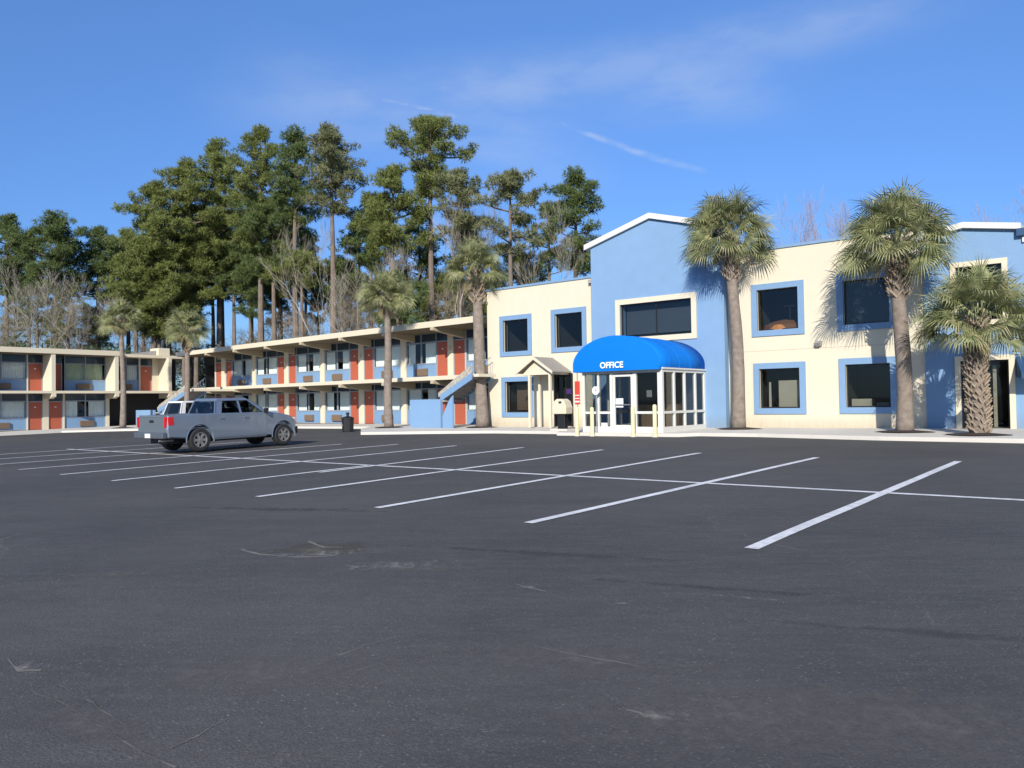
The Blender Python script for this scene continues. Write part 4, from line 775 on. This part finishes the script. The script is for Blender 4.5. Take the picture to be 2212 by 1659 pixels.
# ------------------------------------------------------------------ sabal palms
def palm(label, x, y, z0, h, rb, rt_, R, seed, boots=.18, lean=(0, 0), nleaf=46, dry=3):
    rnd = random.Random(seed); t = empty('palm_tree', (x, y, z0), 0, label, 'palm tree', 'palm trees along the buildings')
    pts, rad = [], []; N = 16
    for i in range(N+1):
        f = i/N; pts.append((lean[0]*f*f + .03*sin(f*7+seed), lean[1]*f*f + .03*cos(f*6+seed), -.1 + (h+.1)*f)); rad.append((rb*(1-f) + rt_*f) * (1 + .12*max(0, 1-f*9)) * rnd.uniform(.96, 1.04))
    tk = MB().tube(pts, rad, 14); tk = tk.build('trunk', M['trunk'], t, smooth=True)
    b = MB(); top = Vector(pts[-1]); dn = 1.7 if boots > .9 else 1.0; n = int(h*boots/.085*3*dn); 
    for k in range(n):
        f = 1 - boots + boots*k/max(1, n-1); i = f*N; i0 = min(N-1, int(i)); c = Vector(pts[i0]).lerp(Vector(pts[i0+1]), i-i0); r = rb*(1-f) + rt_*f
        a = k*2.399 + rnd.uniform(-.15, .15); tw = rnd.choice((-1, 1))*rnd.uniform(.35, .7)
        er = Vector((cos(a), sin(a), 0)); et = Vector((-sin(a), cos(a), 0)); ln = rnd.uniform(.24, .40)/dn**.8; w = rnd.uniform(.05, .08)/dn**.7
        for sgn in (-1, 1):
            p0 = c + er*r*.95 + et*sgn*.0; d = (er*.45 + Vector((0, 0, 1))*.8 + et*sgn*.62).normalized(); p1 = p0 + d*ln; wv = (et*.7 + Vector((0, 0, -.5))*sgn).normalized()*w/2; dep = er*.03
            b.add([p0-wv, p0+wv, p1+wv*.7, p1-wv*.7, p0-wv+dep, p0+wv+dep, p1+wv*.7+dep, p1-wv*.7+dep], [(3, 2, 1, 0), (4, 5, 6, 7), (0, 1, 5, 4), (1, 2, 6, 5), (2, 3, 7, 6), (3, 0, 4, 7)])
    if n: b.build('frond_stubs', M['boot'], t)
    c = MB()
    for k in range(nleaf + dry):
        isdry = k >= nleaf; f = k/nleaf; a = k*2.399963 + rnd.uniform(-.2, .2)
        el = radians(88 - 106*f + rnd.uniform(-10, 10)) if not isdry else radians(rnd.uniform(-80, -50))
        er = Vector((cos(a), sin(a), 0)); d0 = er*cos(el) + Vector((0, 0, sin(el))); pl = R*rnd.uniform(.38, .58) * (.7 if isdry else 1); base = top + er*rt_*.5 + Vector((0, 0, rnd.uniform(-.35, .05)))
        # petiole arcs downward
        mid = base + d0*pl*.55; tip = mid + (d0 + Vector((0, 0, -.18))).normalized()*pl*.45
        side = Vector((-sin(a), cos(a), 0)); c.add([base-side*.02, base+side*.02, mid+side*.015, mid-side*.015, tip+side*.01, tip-side*.01], [(0, 1, 2, 3), (3, 2, 4, 5)], 1 if isdry else 0)
        d = ((tip-mid).normalized() + Vector((0, 0, -.3 if not isdry else -.1))).normalized(); side = (side - d*side.dot(d)).normalized(); ro = rnd.uniform(-1.15, 1.15); side = (side*cos(ro) + d.cross(side)*sin(ro)).normalized(); nrm = d.cross(side)*-1
        if nrm.z < 0: nrm = -nrm
        B = R*rnd.uniform(.44, .56) * (.6 if isdry else 1); nb = 28
        for j in range(nb):
            ang = radians(-112 + 224*j/(nb-1)); off = d*(.16*cos(ang))*1.0; dr_ = (d*cos(ang) + side*sin(ang)).normalized()
            L = B*(.72 + .28*cos(ang*.8))*rnd.uniform(.88, 1.06); fold = nrm*(.10*abs(sin(ang)))
            dr1 = (dr_ + fold).normalized(); wv = dr_.cross(nrm).normalized()*(.017 + .006*rnd.random()); q0 = tip + off*.3; q1 = q0 + dr1*L*.55; droop = Vector((0, 0, -1))*rnd.uniform(.3, 1.3)*(1.4 if isdry else 1)
            q2 = q1 + (dr1 + droop).normalized()*L*.45
            c.add([q0-wv*.5, q0+wv*.5, q1+wv, q1-wv, q2], [(0, 1, 2, 3), (3, 2, 4)], 1 if isdry or (rnd.random() < .06) else 0)
    c.build('crown', [M['palm'], M['palmdry']], t)
    m = blob('mulch_bed', 0, 0, .9, .75, 0, M['mulch'], 0, seed, 24, .15); mv = []
    bpy.data.objects.remove(m)
    mb = MB(); n = 20; vs = [(0, 0, .09)] + [((.85 + .08*sin(3*k))*cos(2*pi*k/n), (.7 + .06*cos(5*k))*sin(2*pi*k/n), .012) for k in range(n)]; mb.add(vs, [(0, 1+k, 1+(k+1) % n) for k in range(n)]); mb.build('mulch_mound', M['mulch'], t)
    return t
pz = lambda x, y: g(x, y) + .12
palm('tall palm in front of the edge between blue gable and cream wall', -12.0, 28.35, pz(-12, 28.35), 7.3, .25, .185, 2.08, 11, .24, (-.25, 0), nleaf=66)
palm('tallest wide crowned palm shading the upper right office window', -6.0, 27.0, pz(-6, 27), 6.0, .25, .19, 2.08, 12, .30, (-.12, 0), nleaf=74)
palm('short stout palm with criss cross boots before the cream framed door', -3.83, 25.8, pz(-3.83, 25.8), 3.3, .21, .215, 1.85, 13, .97, (.05, 0), nleaf=64)
palm('leaning palm beside the left corner of the cream office wall', -25.05, 28.6, pz(-25.05, 28.6), 7.7, .30, .22, 1.85, 14, .22, (-.65, .3), nleaf=56, dry=6)
palm('slim palm in front of the long motel wing beside the blue low wall', -30.9, 27.9, pz(-30.9, 27.9), 6.9, .24, .15, 1.75, 15, .12, (-.1, 0), nleaf=56, dry=6)
p = at(404, 900, 53); palm('slim palm rising behind the pickup at the motel corner', p.x, p.y, pz(p.x, p.y), 6.6, .20, .14, 1.8, 16, .25, (.1, 0), nleaf=52, dry=6)
p = at(266, 915, 55); palm('slim palm before the last fin wall of the left motel wing', p.x, p.y, pz(p.x, p.y), 7.6, .20, .14, 1.75, 17, .15, (-.2, 0), nleaf=52, dry=6)

# ------------------------------------------------------------------ pines
def behind(px, D):
    D = max(D, 40)
    while True:
        q = at(px, 880, D)
        if q.x < -72 or (q.x > -26 and (q.y > 44)) or (-72 <= q.x <= -26 and q.y > 29.1 + (-26.3 - q.x)*.0725 + 10.5): return D
        D += 1
def pine_mesh(H, cr, cb, seed, mkey, dens=1.0, rb=None, lean=0.0):
    """H height, cr crown radius, cb height where the crown starts -> trunk builder and needle triangles"""
    rnd = random.Random(seed); rs = np.random.default_rng(seed); rb = rb or (.13 + H*.0075); N = 10; pts = []; rad = []; wx, wy = rnd.uniform(-.5, .5), rnd.uniform(-.5, .5)
    for i in range(N+1):
        f = i/N; pts.append(Vector((lean*f + wx*sin(f*3.5)*.5, wy*sin(f*3)*.5, H*.97*f))); rad.append(rb*(1-f)**.75 + .03)
    t = MB(); t.tube(pts, rad, 8); cl = []
    def on(z): f = max(0, min(.999, z/(H*.97))); i = int(f*N); return pts[i].lerp(pts[i+1], f*N-i)
    nl = int((11 + (H-cb)*1.45) * dens)
    for k in range(nl):
        f = (k+.5)/nl; z = cb + (H*.96-cb)*f; a = k*2.4 + rnd.uniform(-.5, .5); prof = (sin(pi*min(1, (f*.82+.18)))**.6) * rnd.uniform(.5, 1.1); L = cr*prof
        p0 = on(z); er = Vector((cos(a), sin(a), 0)); up = rnd.uniform(.0, .6); p1 = p0 + er*L*.5 + Vector((0, 0, L*up*.35)); p2 = p1 + er*L*.5 + Vector((0, 0, L*up*.75))
        t.tube([p0, p1, p2], [.045+L*.014, .035+L*.007, .014], 4, cap=False)
        ncl = 2 + int(L/.85)
        for j in range(ncl):
            q = (j+.8)/ncl; cc = (p0.lerp(p1, q*2) if q < .5 else p1.lerp(p2, min(1, q*2-1))) + Vector((rnd.uniform(-.6, .6), rnd.uniform(-.6, .6), rnd.uniform(-.05, .5)))*(.4+.22*L)
            if q < .35 and rnd.random() < .7: continue
            cl.append((cc.x, cc.y, cc.z, rnd.uniform(.32, .74)*(.8 + cr*.08)))
            cl.append((cc.x + rnd.uniform(-.9, .9), cc.y + rnd.uniform(-.9, .9), cc.z + rnd.uniform(-.35, .5), rnd.uniform(.22, .5)*(.8 + cr*.08)))
            t.tube([p1 if q > .4 else p0, cc], [.02, .01], 3, cap=False)
    for _ in range(4): cc = on(H*.95); cl.append((cc.x+rnd.uniform(-.5, .5), cc.y+rnd.uniform(-.5, .5), H-rnd.uniform(.2, 1.0), rnd.uniform(.5, .8)))
    return t, needles(rs, cl, 160, 5, .030, .20, .42)
def pine(label, px, ytop, hw, ybot, D, seed, mkey='pine0', dens=1.0, group='tall pines behind the motel', lean=0.0, rb=None):
    D = behind(px, D); top = at(px, ytop, D); base = at(px, 880, D); z0 = .3; H = top.z - z0; cb = at(px, ybot, D).z - z0; cr = hw/FPX*D*1.2
    o = empty('pine_tree', (top.x, top.y, z0), 0, label, 'pine tree', group)
    t, c = pine_mesh(H, cr, max(1.5, cb), seed, mkey, dens, rb, lean); t.build('trunk', M['bark'], o); tri_mesh('crown', c, M[mkey], o); return o
PINES = [
 ('yellowish pine low on the left of the big clump', 345, 560, 60, 740, 64, 'pine0', 1.1),
 ('dark pine behind the two tier pine', 745, 560, 44, 720, 70, 'pine1', .9), ('bushy pine right of the two tier pine trunk', 800, 420, 48, 600, 68, 'pine1', .9), ('low green pine behind the leaning palm', 960, 590, 46, 730, 66, 'pine0', .9), ('low green pine right of the leaning palm above the roof end', 1060, 590, 40, 700, 66, 'pine0', .8),
 ('small pine tucked between the two round headed pines', 62, 505, 42, 650, 84, 'pine1', 1), ('small pine filling the dip left of the big clump', 255, 520, 40, 680, 84, 'pine0', 1),
 ('dark pine at the far left edge behind the motel roof', 14, 462, 52, 640, 78, 'pine1', 1), ('round headed pine second from the left behind the motel', 118, 458, 66, 640, 76, 'pine1', 1.1),
 ('lower dark pine between the round headed pine and the big clump', 212, 492, 52, 660, 80, 'pine1', 1), ('pine forming the left shoulder of the big clump', 330, 392, 62, 640, 66, 'pine0', 1.25),
 ('bushy pine on the rising left slope of the big clump', 398, 345, 66, 660, 64, 'pine0', 1.3), ('broad olive pine under the slope top of the big clump', 470, 303, 66, 600, 67, 'pine0', 1.3),
 ('highest olive pine in the middle of the big clump', 560, 270, 68, 560, 66, 'pine0', 1.25), ('pine with a flat top left of the sky gap', 640, 276, 46, 500, 70, 'pine1', 1),
 ('dense dark pine filling the clump below its highest crown', 590, 420, 80, 690, 62, 'pine1', 1.2), ('straight pale trunked pine with a two tier crown', 713, 268, 72, 470, 65, 'pine2', .95),
 ('pine with bright olive tufts left of the tallest pine', 850, 352, 76, 560, 63, 'pine0', 1.15), ('tallest pine of all with a wide open crown', 928, 240, 88, 440, 64, 'pine0', .95),
 ('pale brownish pine just right of the tallest pine', 992, 366, 46, 540, 62, 'pine2', 1), ('thin crowned pine with a pale trunk above the cream office wall', 1102, 362, 64, 560, 60, 'pine2', .62),
 ('dark pine standing alone left of the white gable roof', 1243, 368, 68, 600, 62, 'pine1', .85), ('low pine peeping over the cream wall', 1130, 545, 40, 640, 66, 'pine0', .8),
 ('medium pine at the base of the big clump on its left', 300, 520, 60, 720, 60, 'pine0', 1.1), ('medium pine below the bushy slope pine', 420, 500, 72, 730, 60, 'pine0', 1.1),
 ('medium pine with low boughs before the dark trunks', 505, 530, 66, 700, 58, 'pine1', 1), ('olive pine filling the gap behind the forked bare tree', 650, 540, 60, 690, 60, 'pine0', .9),
 ('sparse pine between forked bare tree and bright pine', 775, 470, 42, 640, 72, 'pine1', .7), ('pine whose crown tops the leaning palm', 905, 450, 50, 640, 70, 'pine1', .8),
 ('low green pine over the joint of the two motel wings', 360, 590, 58, 745, 60, 'pine0', 1.0),
 ('low pine behind the palm of the long wing', 860, 590, 55, 730, 60, 'pine1', .8), ('thin pine right of the tallest pine trunk', 1010, 470, 50, 680, 72, 'pine0', .7), ('slender pine left of the lone dark pine', 1185, 440, 34, 600, 74, 'pine2', .5)]
for i, (lb_, px, yt, hw, yb, D, mk, de) in enumerate(PINES): pine(lb_, px, yt, hw, yb - (65 if yb > 635 and 380 < px < 800 else 0), D, 100+i, mk, de)
# the second row: bare lower trunks with small crowns, three sources copied
rr = random.Random(5); src = [pine('thin pine of the back row behind the tall pines', 480+i*60, 470+i*20, 40, 650, 84, 300+i, 'pine1' if i % 2 else 'pine0', .8, 'back row of thin pines') for i in range(3)]
for k in range(26):
    s = src[k % 3]; c = copy_tree(s); px = 30 + k*39 + rr.uniform(-14, 14) if k < 24 else (1165 if k == 24 else 1215); D = behind(px, rr.uniform(74, 84)) + rr.uniform(0, 8); b = at(px, 880, D); c.location = (b.x, b.y, .3); sc = rr.uniform(.72, .98) * (.78 if px < 260 else 1) * (.62 if px > 1040 else 1); c.scale = (sc, sc, sc); c.rotation_euler = (0, 0, rr.uniform(0, 6.28))

# understorey (dense, uncountable, below the trunks)
def undergrowth(name='undergrowth', mk='pine1', seed=9, N_=150, zr=(2.0, 6.8), label='dense green undergrowth between the pine trunks behind the motel', ln=.35, dn=70, wd=.06):
    rnd = random.Random(seed); rs = np.random.default_rng(seed); cl = []
    for k in range(N_):
        px = rnd.uniform(-20, 1240); D = behind(px, 60) + rnd.uniform(0, 22); b = at(px, 880, D); cl.append((b.x, b.y, .3 + rnd.uniform(*zr), rnd.uniform(.9, 2.0)))
    tag(tri_mesh(name, needles(rs, cl, dn, 4, wd, ln*.5, ln, .8), M[mk]), label, 'undergrowth', kind='stuff')
undergrowth(N_=230, zr=(1.5, 7.0))
undergrowth('brushwood', 'brush', 19, 190, (3.0, 10.0), 'brown leafless brushwood tangle behind the pine trunks', 1.3, 42, .012)

# ------------------------------------------------------------------ bare trees
def bare_tree(label, px, ytop, hw, D, seed, mk='twig', fork=.28, depth=6, group='leafless trees behind the buildings', dx=0, r0=None):
    D = behind(px, D) if px < 1300 else D; rnd = random.Random(seed); top = at(px, ytop, D); z0 = .3; H = top.z - z0; R = hw/FPX*D
    o = empty('bare_tree', (top.x, top.y, z0), 0, label, 'bare tree', group); t = MB(); c = MB(); r0 = r0 or .07 + H*.007
    def grow(p, d, L, r, lev):
        n = 3; pts = [p]; q = p
        for i in range(n): d = (d + Vector((rnd.uniform(-.14, .14), rnd.uniform(-.14, .14), rnd.uniform(-.03, .16)))).normalized(); d.z = max(d.z, .97 if lev < 1 else .9 if lev < 2 else .8 if lev < 3 else .4); d.normalize(); q = q + d*L/n; pts.append(q)
        rads = [r, r*.88, r*.76, r*.62]; (t if lev <= 1 else c).tube(pts, rads, 6 if lev < 2 else 3, cap=False)
        if lev >= depth: return
        k = 2 if lev < 1 else rnd.choice((2, 3, 3))
        for j in range(k):
            a = rnd.uniform(0, 6.28); sp = rnd.uniform(.30, .75) if lev else rnd.uniform(.25, .45); perp = d.cross(Vector((cos(a), sin(a), .3))).normalized(); nd = (d*cos(sp) + perp*sin(sp)); nd = nd.normalized()
            grow(pts[-1] if j < 2 else pts[2], nd, L*rnd.uniform(.62, .85) if lev else H*.26, max(.011, r*rnd.uniform(.5, .66)), lev+1)
    grow(Vector((0, 0, 0)), Vector((0, 0, 1)), H*fork, r0, 0)
    # normalise to the wanted height
    zs = [v[2] for v in t.v + c.v]; k = H/max(zs)
    lat = max(sqrt(x*x + y*y) for x, y, z in t.v + c.v)*k; kl = k*min(2.6, max(.5, R*1.25/lat))
    for m_ in (t, c): m_.v = [(x*kl, y*kl, z*k) for x, y, z in m_.v]
    t.build('trunk', M[mk], o); c.build('twigs', M[mk], o); return o
BARE = [('grey leafless tree at the far left behind the motel roof', 30, 545, 85, 64, 'twig'), ('pale spreading leafless tree left of the slim palm', 95, 560, 80, 62, 'twig'), ('leafless tree above the left motel roof joint', 175, 585, 70, 66, 'twig'),
        ('leafless tree in front of the big pine clump', 262, 600, 60, 60, 'twig'), ('forked pale leafless tree before the two tier pine', 700, 455, 60, 58, 'twig'), ('brownish leafless tree above the motel roof middle', 760, 560, 60, 60, 'twig'),
        ('leafless tree left of the tallest pine trunk', 835, 500, 50, 60, 'twig'), ('leafless tree entangled with the pale brownish pine', 1000, 400, 55, 60, 'twig'), ('tall thin leafless tree above the cream wall', 1070, 370, 50, 64, 'twig'),
        ('leafless tree left of the lone dark pine', 1190, 430, 52, 60, 'twig'), ('faint pinkish leafless tree behind the cream parapet', 1720, 400, 55, 46, 'twigpink'), ('pinkish leafless tree beside the widest palm', 1790, 425, 48, 46, 'twigpink'),
        ('pinkish leafless tree at the far right above the blue wall', 2190, 400, 60, 46, 'twigpink'), ('leafless scrub tree below the tallest pine', 640, 640, 50, 58, 'twig'), ('leafless scrub tree by the roof of the long wing', 730, 650, 46, 56, 'twig')]
for i, (lb_, px, yt, hw, D, mk) in enumerate(BARE): bare_tree(lb_, px, yt, hw, D, 40+i, mk, depth=7, fork=.3)

# ------------------------------------------------------------------ camera
cd = bpy.data.cameras.new('camera'); cam = bpy.data.objects.new('camera', cd); COL.objects.link(cam); S.camera = cam
cd.sensor_width = 36; cd.lens = FPX/2212*36; cd.clip_end = 6000; cd.clip_start = .1
Uc = RT*UU[0] + FW*UU[1]; Vc = RT*VV[0] + FW*VV[1]; Mwc = np.array([Uc, Vc, UP]).T; Mb = np.diag([1, -1, -1]) @ Mwc
Rm = Matrix(Mb.T.tolist()).to_4x4(); cam.matrix_world = Matrix.Translation((0, 0, EYE)) @ Rm

# ------------------------------------------------------------------ sun and sky
SV = Vector((.52, -1.0, .54)).normalized(); el = math.asin(SV.z)
sd = bpy.data.lights.new('sun', 'SUN'); sd.energy = 5.0; sd.angle = radians(.5); sd.color = (1.0, .94, .84); so = bpy.data.objects.new('sun', sd); COL.objects.link(so)
so.rotation_euler = SV.to_track_quat('Z', 'Y').to_euler(); so.location = (20, -30, 40)
w = bpy.data.worlds.new('World'); S.world = w; w.use_nodes = True; nt = w.node_tree; N = nt.nodes; Lk = nt.links; bg = N['Background']
sk = N.new('ShaderNodeTexSky'); sk.sky_type = 'NISHITA'; sk.sun_disc = False; sk.sun_elevation = el; sk.sun_rotation = math.atan2(SV.x, SV.y); sk.air_density = 1.0; sk.dust_density = .3; sk.ozone_density = 2.5; sk.altitude = 0
tc = N.new('ShaderNodeTexCoord'); DIR = tc.outputs['Generated']
def vm(op, a, b=None):
    x = N.new('ShaderNodeVectorMath'); x.operation = op
    for i, v in enumerate((a, b)):
        if v is None: continue
        if isinstance(v, (tuple, Vector)): x.inputs[i].default_value = tuple(v)
        else: Lk.new(v, x.inputs[i])
    return x
def mt(op, a, b=None, clamp=False):
    x = N.new('ShaderNodeMath'); x.operation = op; x.use_clamp = clamp
    for i, v in enumerate((a, b)):
        if v is None: continue
        if isinstance(v, (int, float)): x.inputs[i].default_value = v
        else: Lk.new(v, x.inputs[i])
    return x.outputs[0]
def rg(x, a, b, c, d, smooth=True):
    r = N.new('ShaderNodeMapRange'); r.interpolation_type = 'SMOOTHSTEP' if smooth else 'LINEAR'; Lk.new(x, r.inputs['Value'])
    for k, v in zip(('From Min', 'From Max', 'To Min', 'To Max'), (a, b, c, d)): r.inputs[k].default_value = v
    return r.outputs[0]
def dirv(px, py): return (at(px, py, 10) - Vector((0, 0, EYE))).normalized()
nw = N.new('ShaderNodeTexNoise'); nw.inputs['Scale'].default_value = 3.0; nw.inputs['Detail'].default_value = 5; Lk.new(DIR, nw.inputs['Vector'])
wob = vm('SCALE', vm('SUBTRACT', nw.outputs['Color'], (.5, .5, .5)).outputs[0]); wob.inputs['Scale'].default_value = .032
D2 = vm('ADD', DIR, wob.outputs[0]).outputs[0]
wisp = None
def streak(a, b, width, amt, soft, fr=14.0):
    global wisp
    A, B = dirv(*a), dirv(*b); nn = A.cross(B).normalized(); tt = (B-A).normalized(); ta, tb = A.dot(tt), B.dot(tt)
    dist = mt('ABSOLUTE', vm('DOT_PRODUCT', D2, nn).outputs['Value']); al = vm('DOT_PRODUCT', D2, tt).outputs['Value']
    m = mt('MULTIPLY', rg(dist, 0, width, 1, 0), mt('MULTIPLY', rg(al, ta-soft, ta+soft, 0, 1), rg(al, tb-soft, tb+soft, 1, 0)))
    m = mt('MULTIPLY', m, rg(vm('DOT_PRODUCT', D2, (A+B).normalized()).outputs['Value'], 0, .2, 0, 1))
    n = N.new('ShaderNodeTexNoise'); n.inputs['Scale'].default_value = fr; n.inputs['Detail'].default_value = 6; n.inputs['Roughness'].default_value = .6
    mp = vm('MULTIPLY', D2, (1, 1, 3.2)); Lk.new(mp.outputs[0], n.inputs['Vector']); m = mt('MULTIPLY', mt('MULTIPLY', m, rg(n.outputs['Fac'], .34, .66, 0.25, 1)), amt)
    wisp = m if wisp is None else mt('MAXIMUM', wisp, m)
streak((800, 203), (1090, 272), .0065, .38, .02, 26); streak((1215, 262), (1510, 362), .006, .38, .02, 26)
streak((560, 215), (1640, 150), .06, .32, .10, 5); streak((1100, 190), (1990, 10), .05, .25, .10, 6); streak((600, 190), (1240, 330), .08, .30, .10, 4); streak((1250, 190), (1640, 200), .05, .32, .08, 5)
hs = N.new('ShaderNodeHueSaturation'); hs.inputs['Saturation'].default_value = 1.0; Lk.new(sk.outputs[0], hs.inputs['Color'])
gn = N.new('ShaderNodeMix'); gn.data_type = 'RGBA'; gn.blend_type = 'MULTIPLY'; gn.inputs['Factor'].default_value = 1; gz = N.new('ShaderNodeSeparateXYZ'); Lk.new(DIR, gz.inputs[0]); gt = N.new('ShaderNodeMix'); gt.data_type = 'RGBA'; gt.inputs['A'].default_value = (.58, .88, 1.45, 1); gt.inputs['B'].default_value = (1.22, 1.68, 2.35, 1)
Lk.new(rg(gz.outputs['Z'], .0, .50, 0, 1, False), gt.inputs['Factor']); Lk.new(gt.outputs['Result'], gn.inputs['B']); Lk.new(hs.outputs[0], gn.inputs['A'])
mx = N.new('ShaderNodeMix'); mx.data_type = 'RGBA'; mx.inputs['B'].default_value = (7.5, 8.6, 10.5, 1); Lk.new(gn.outputs['Result'], mx.inputs['A']); Lk.new(wisp, mx.inputs['Factor'])
Lk.new(mx.outputs['Result'], bg.inputs['Color']); bg.inputs['Strength'].default_value = .066

S.view_settings.view_transform = 'Standard'; S.view_settings.look = 'None'; S.view_settings.exposure = .3; S.view_settings.gamma = 1
S.render.engine = 'CYCLES'; S.cycles.max_bounces = 6; S.cycles.transparent_max_bounces = 12; S.cycles.use_denoising = True; S.cycles.sample_clamp_indirect = 6
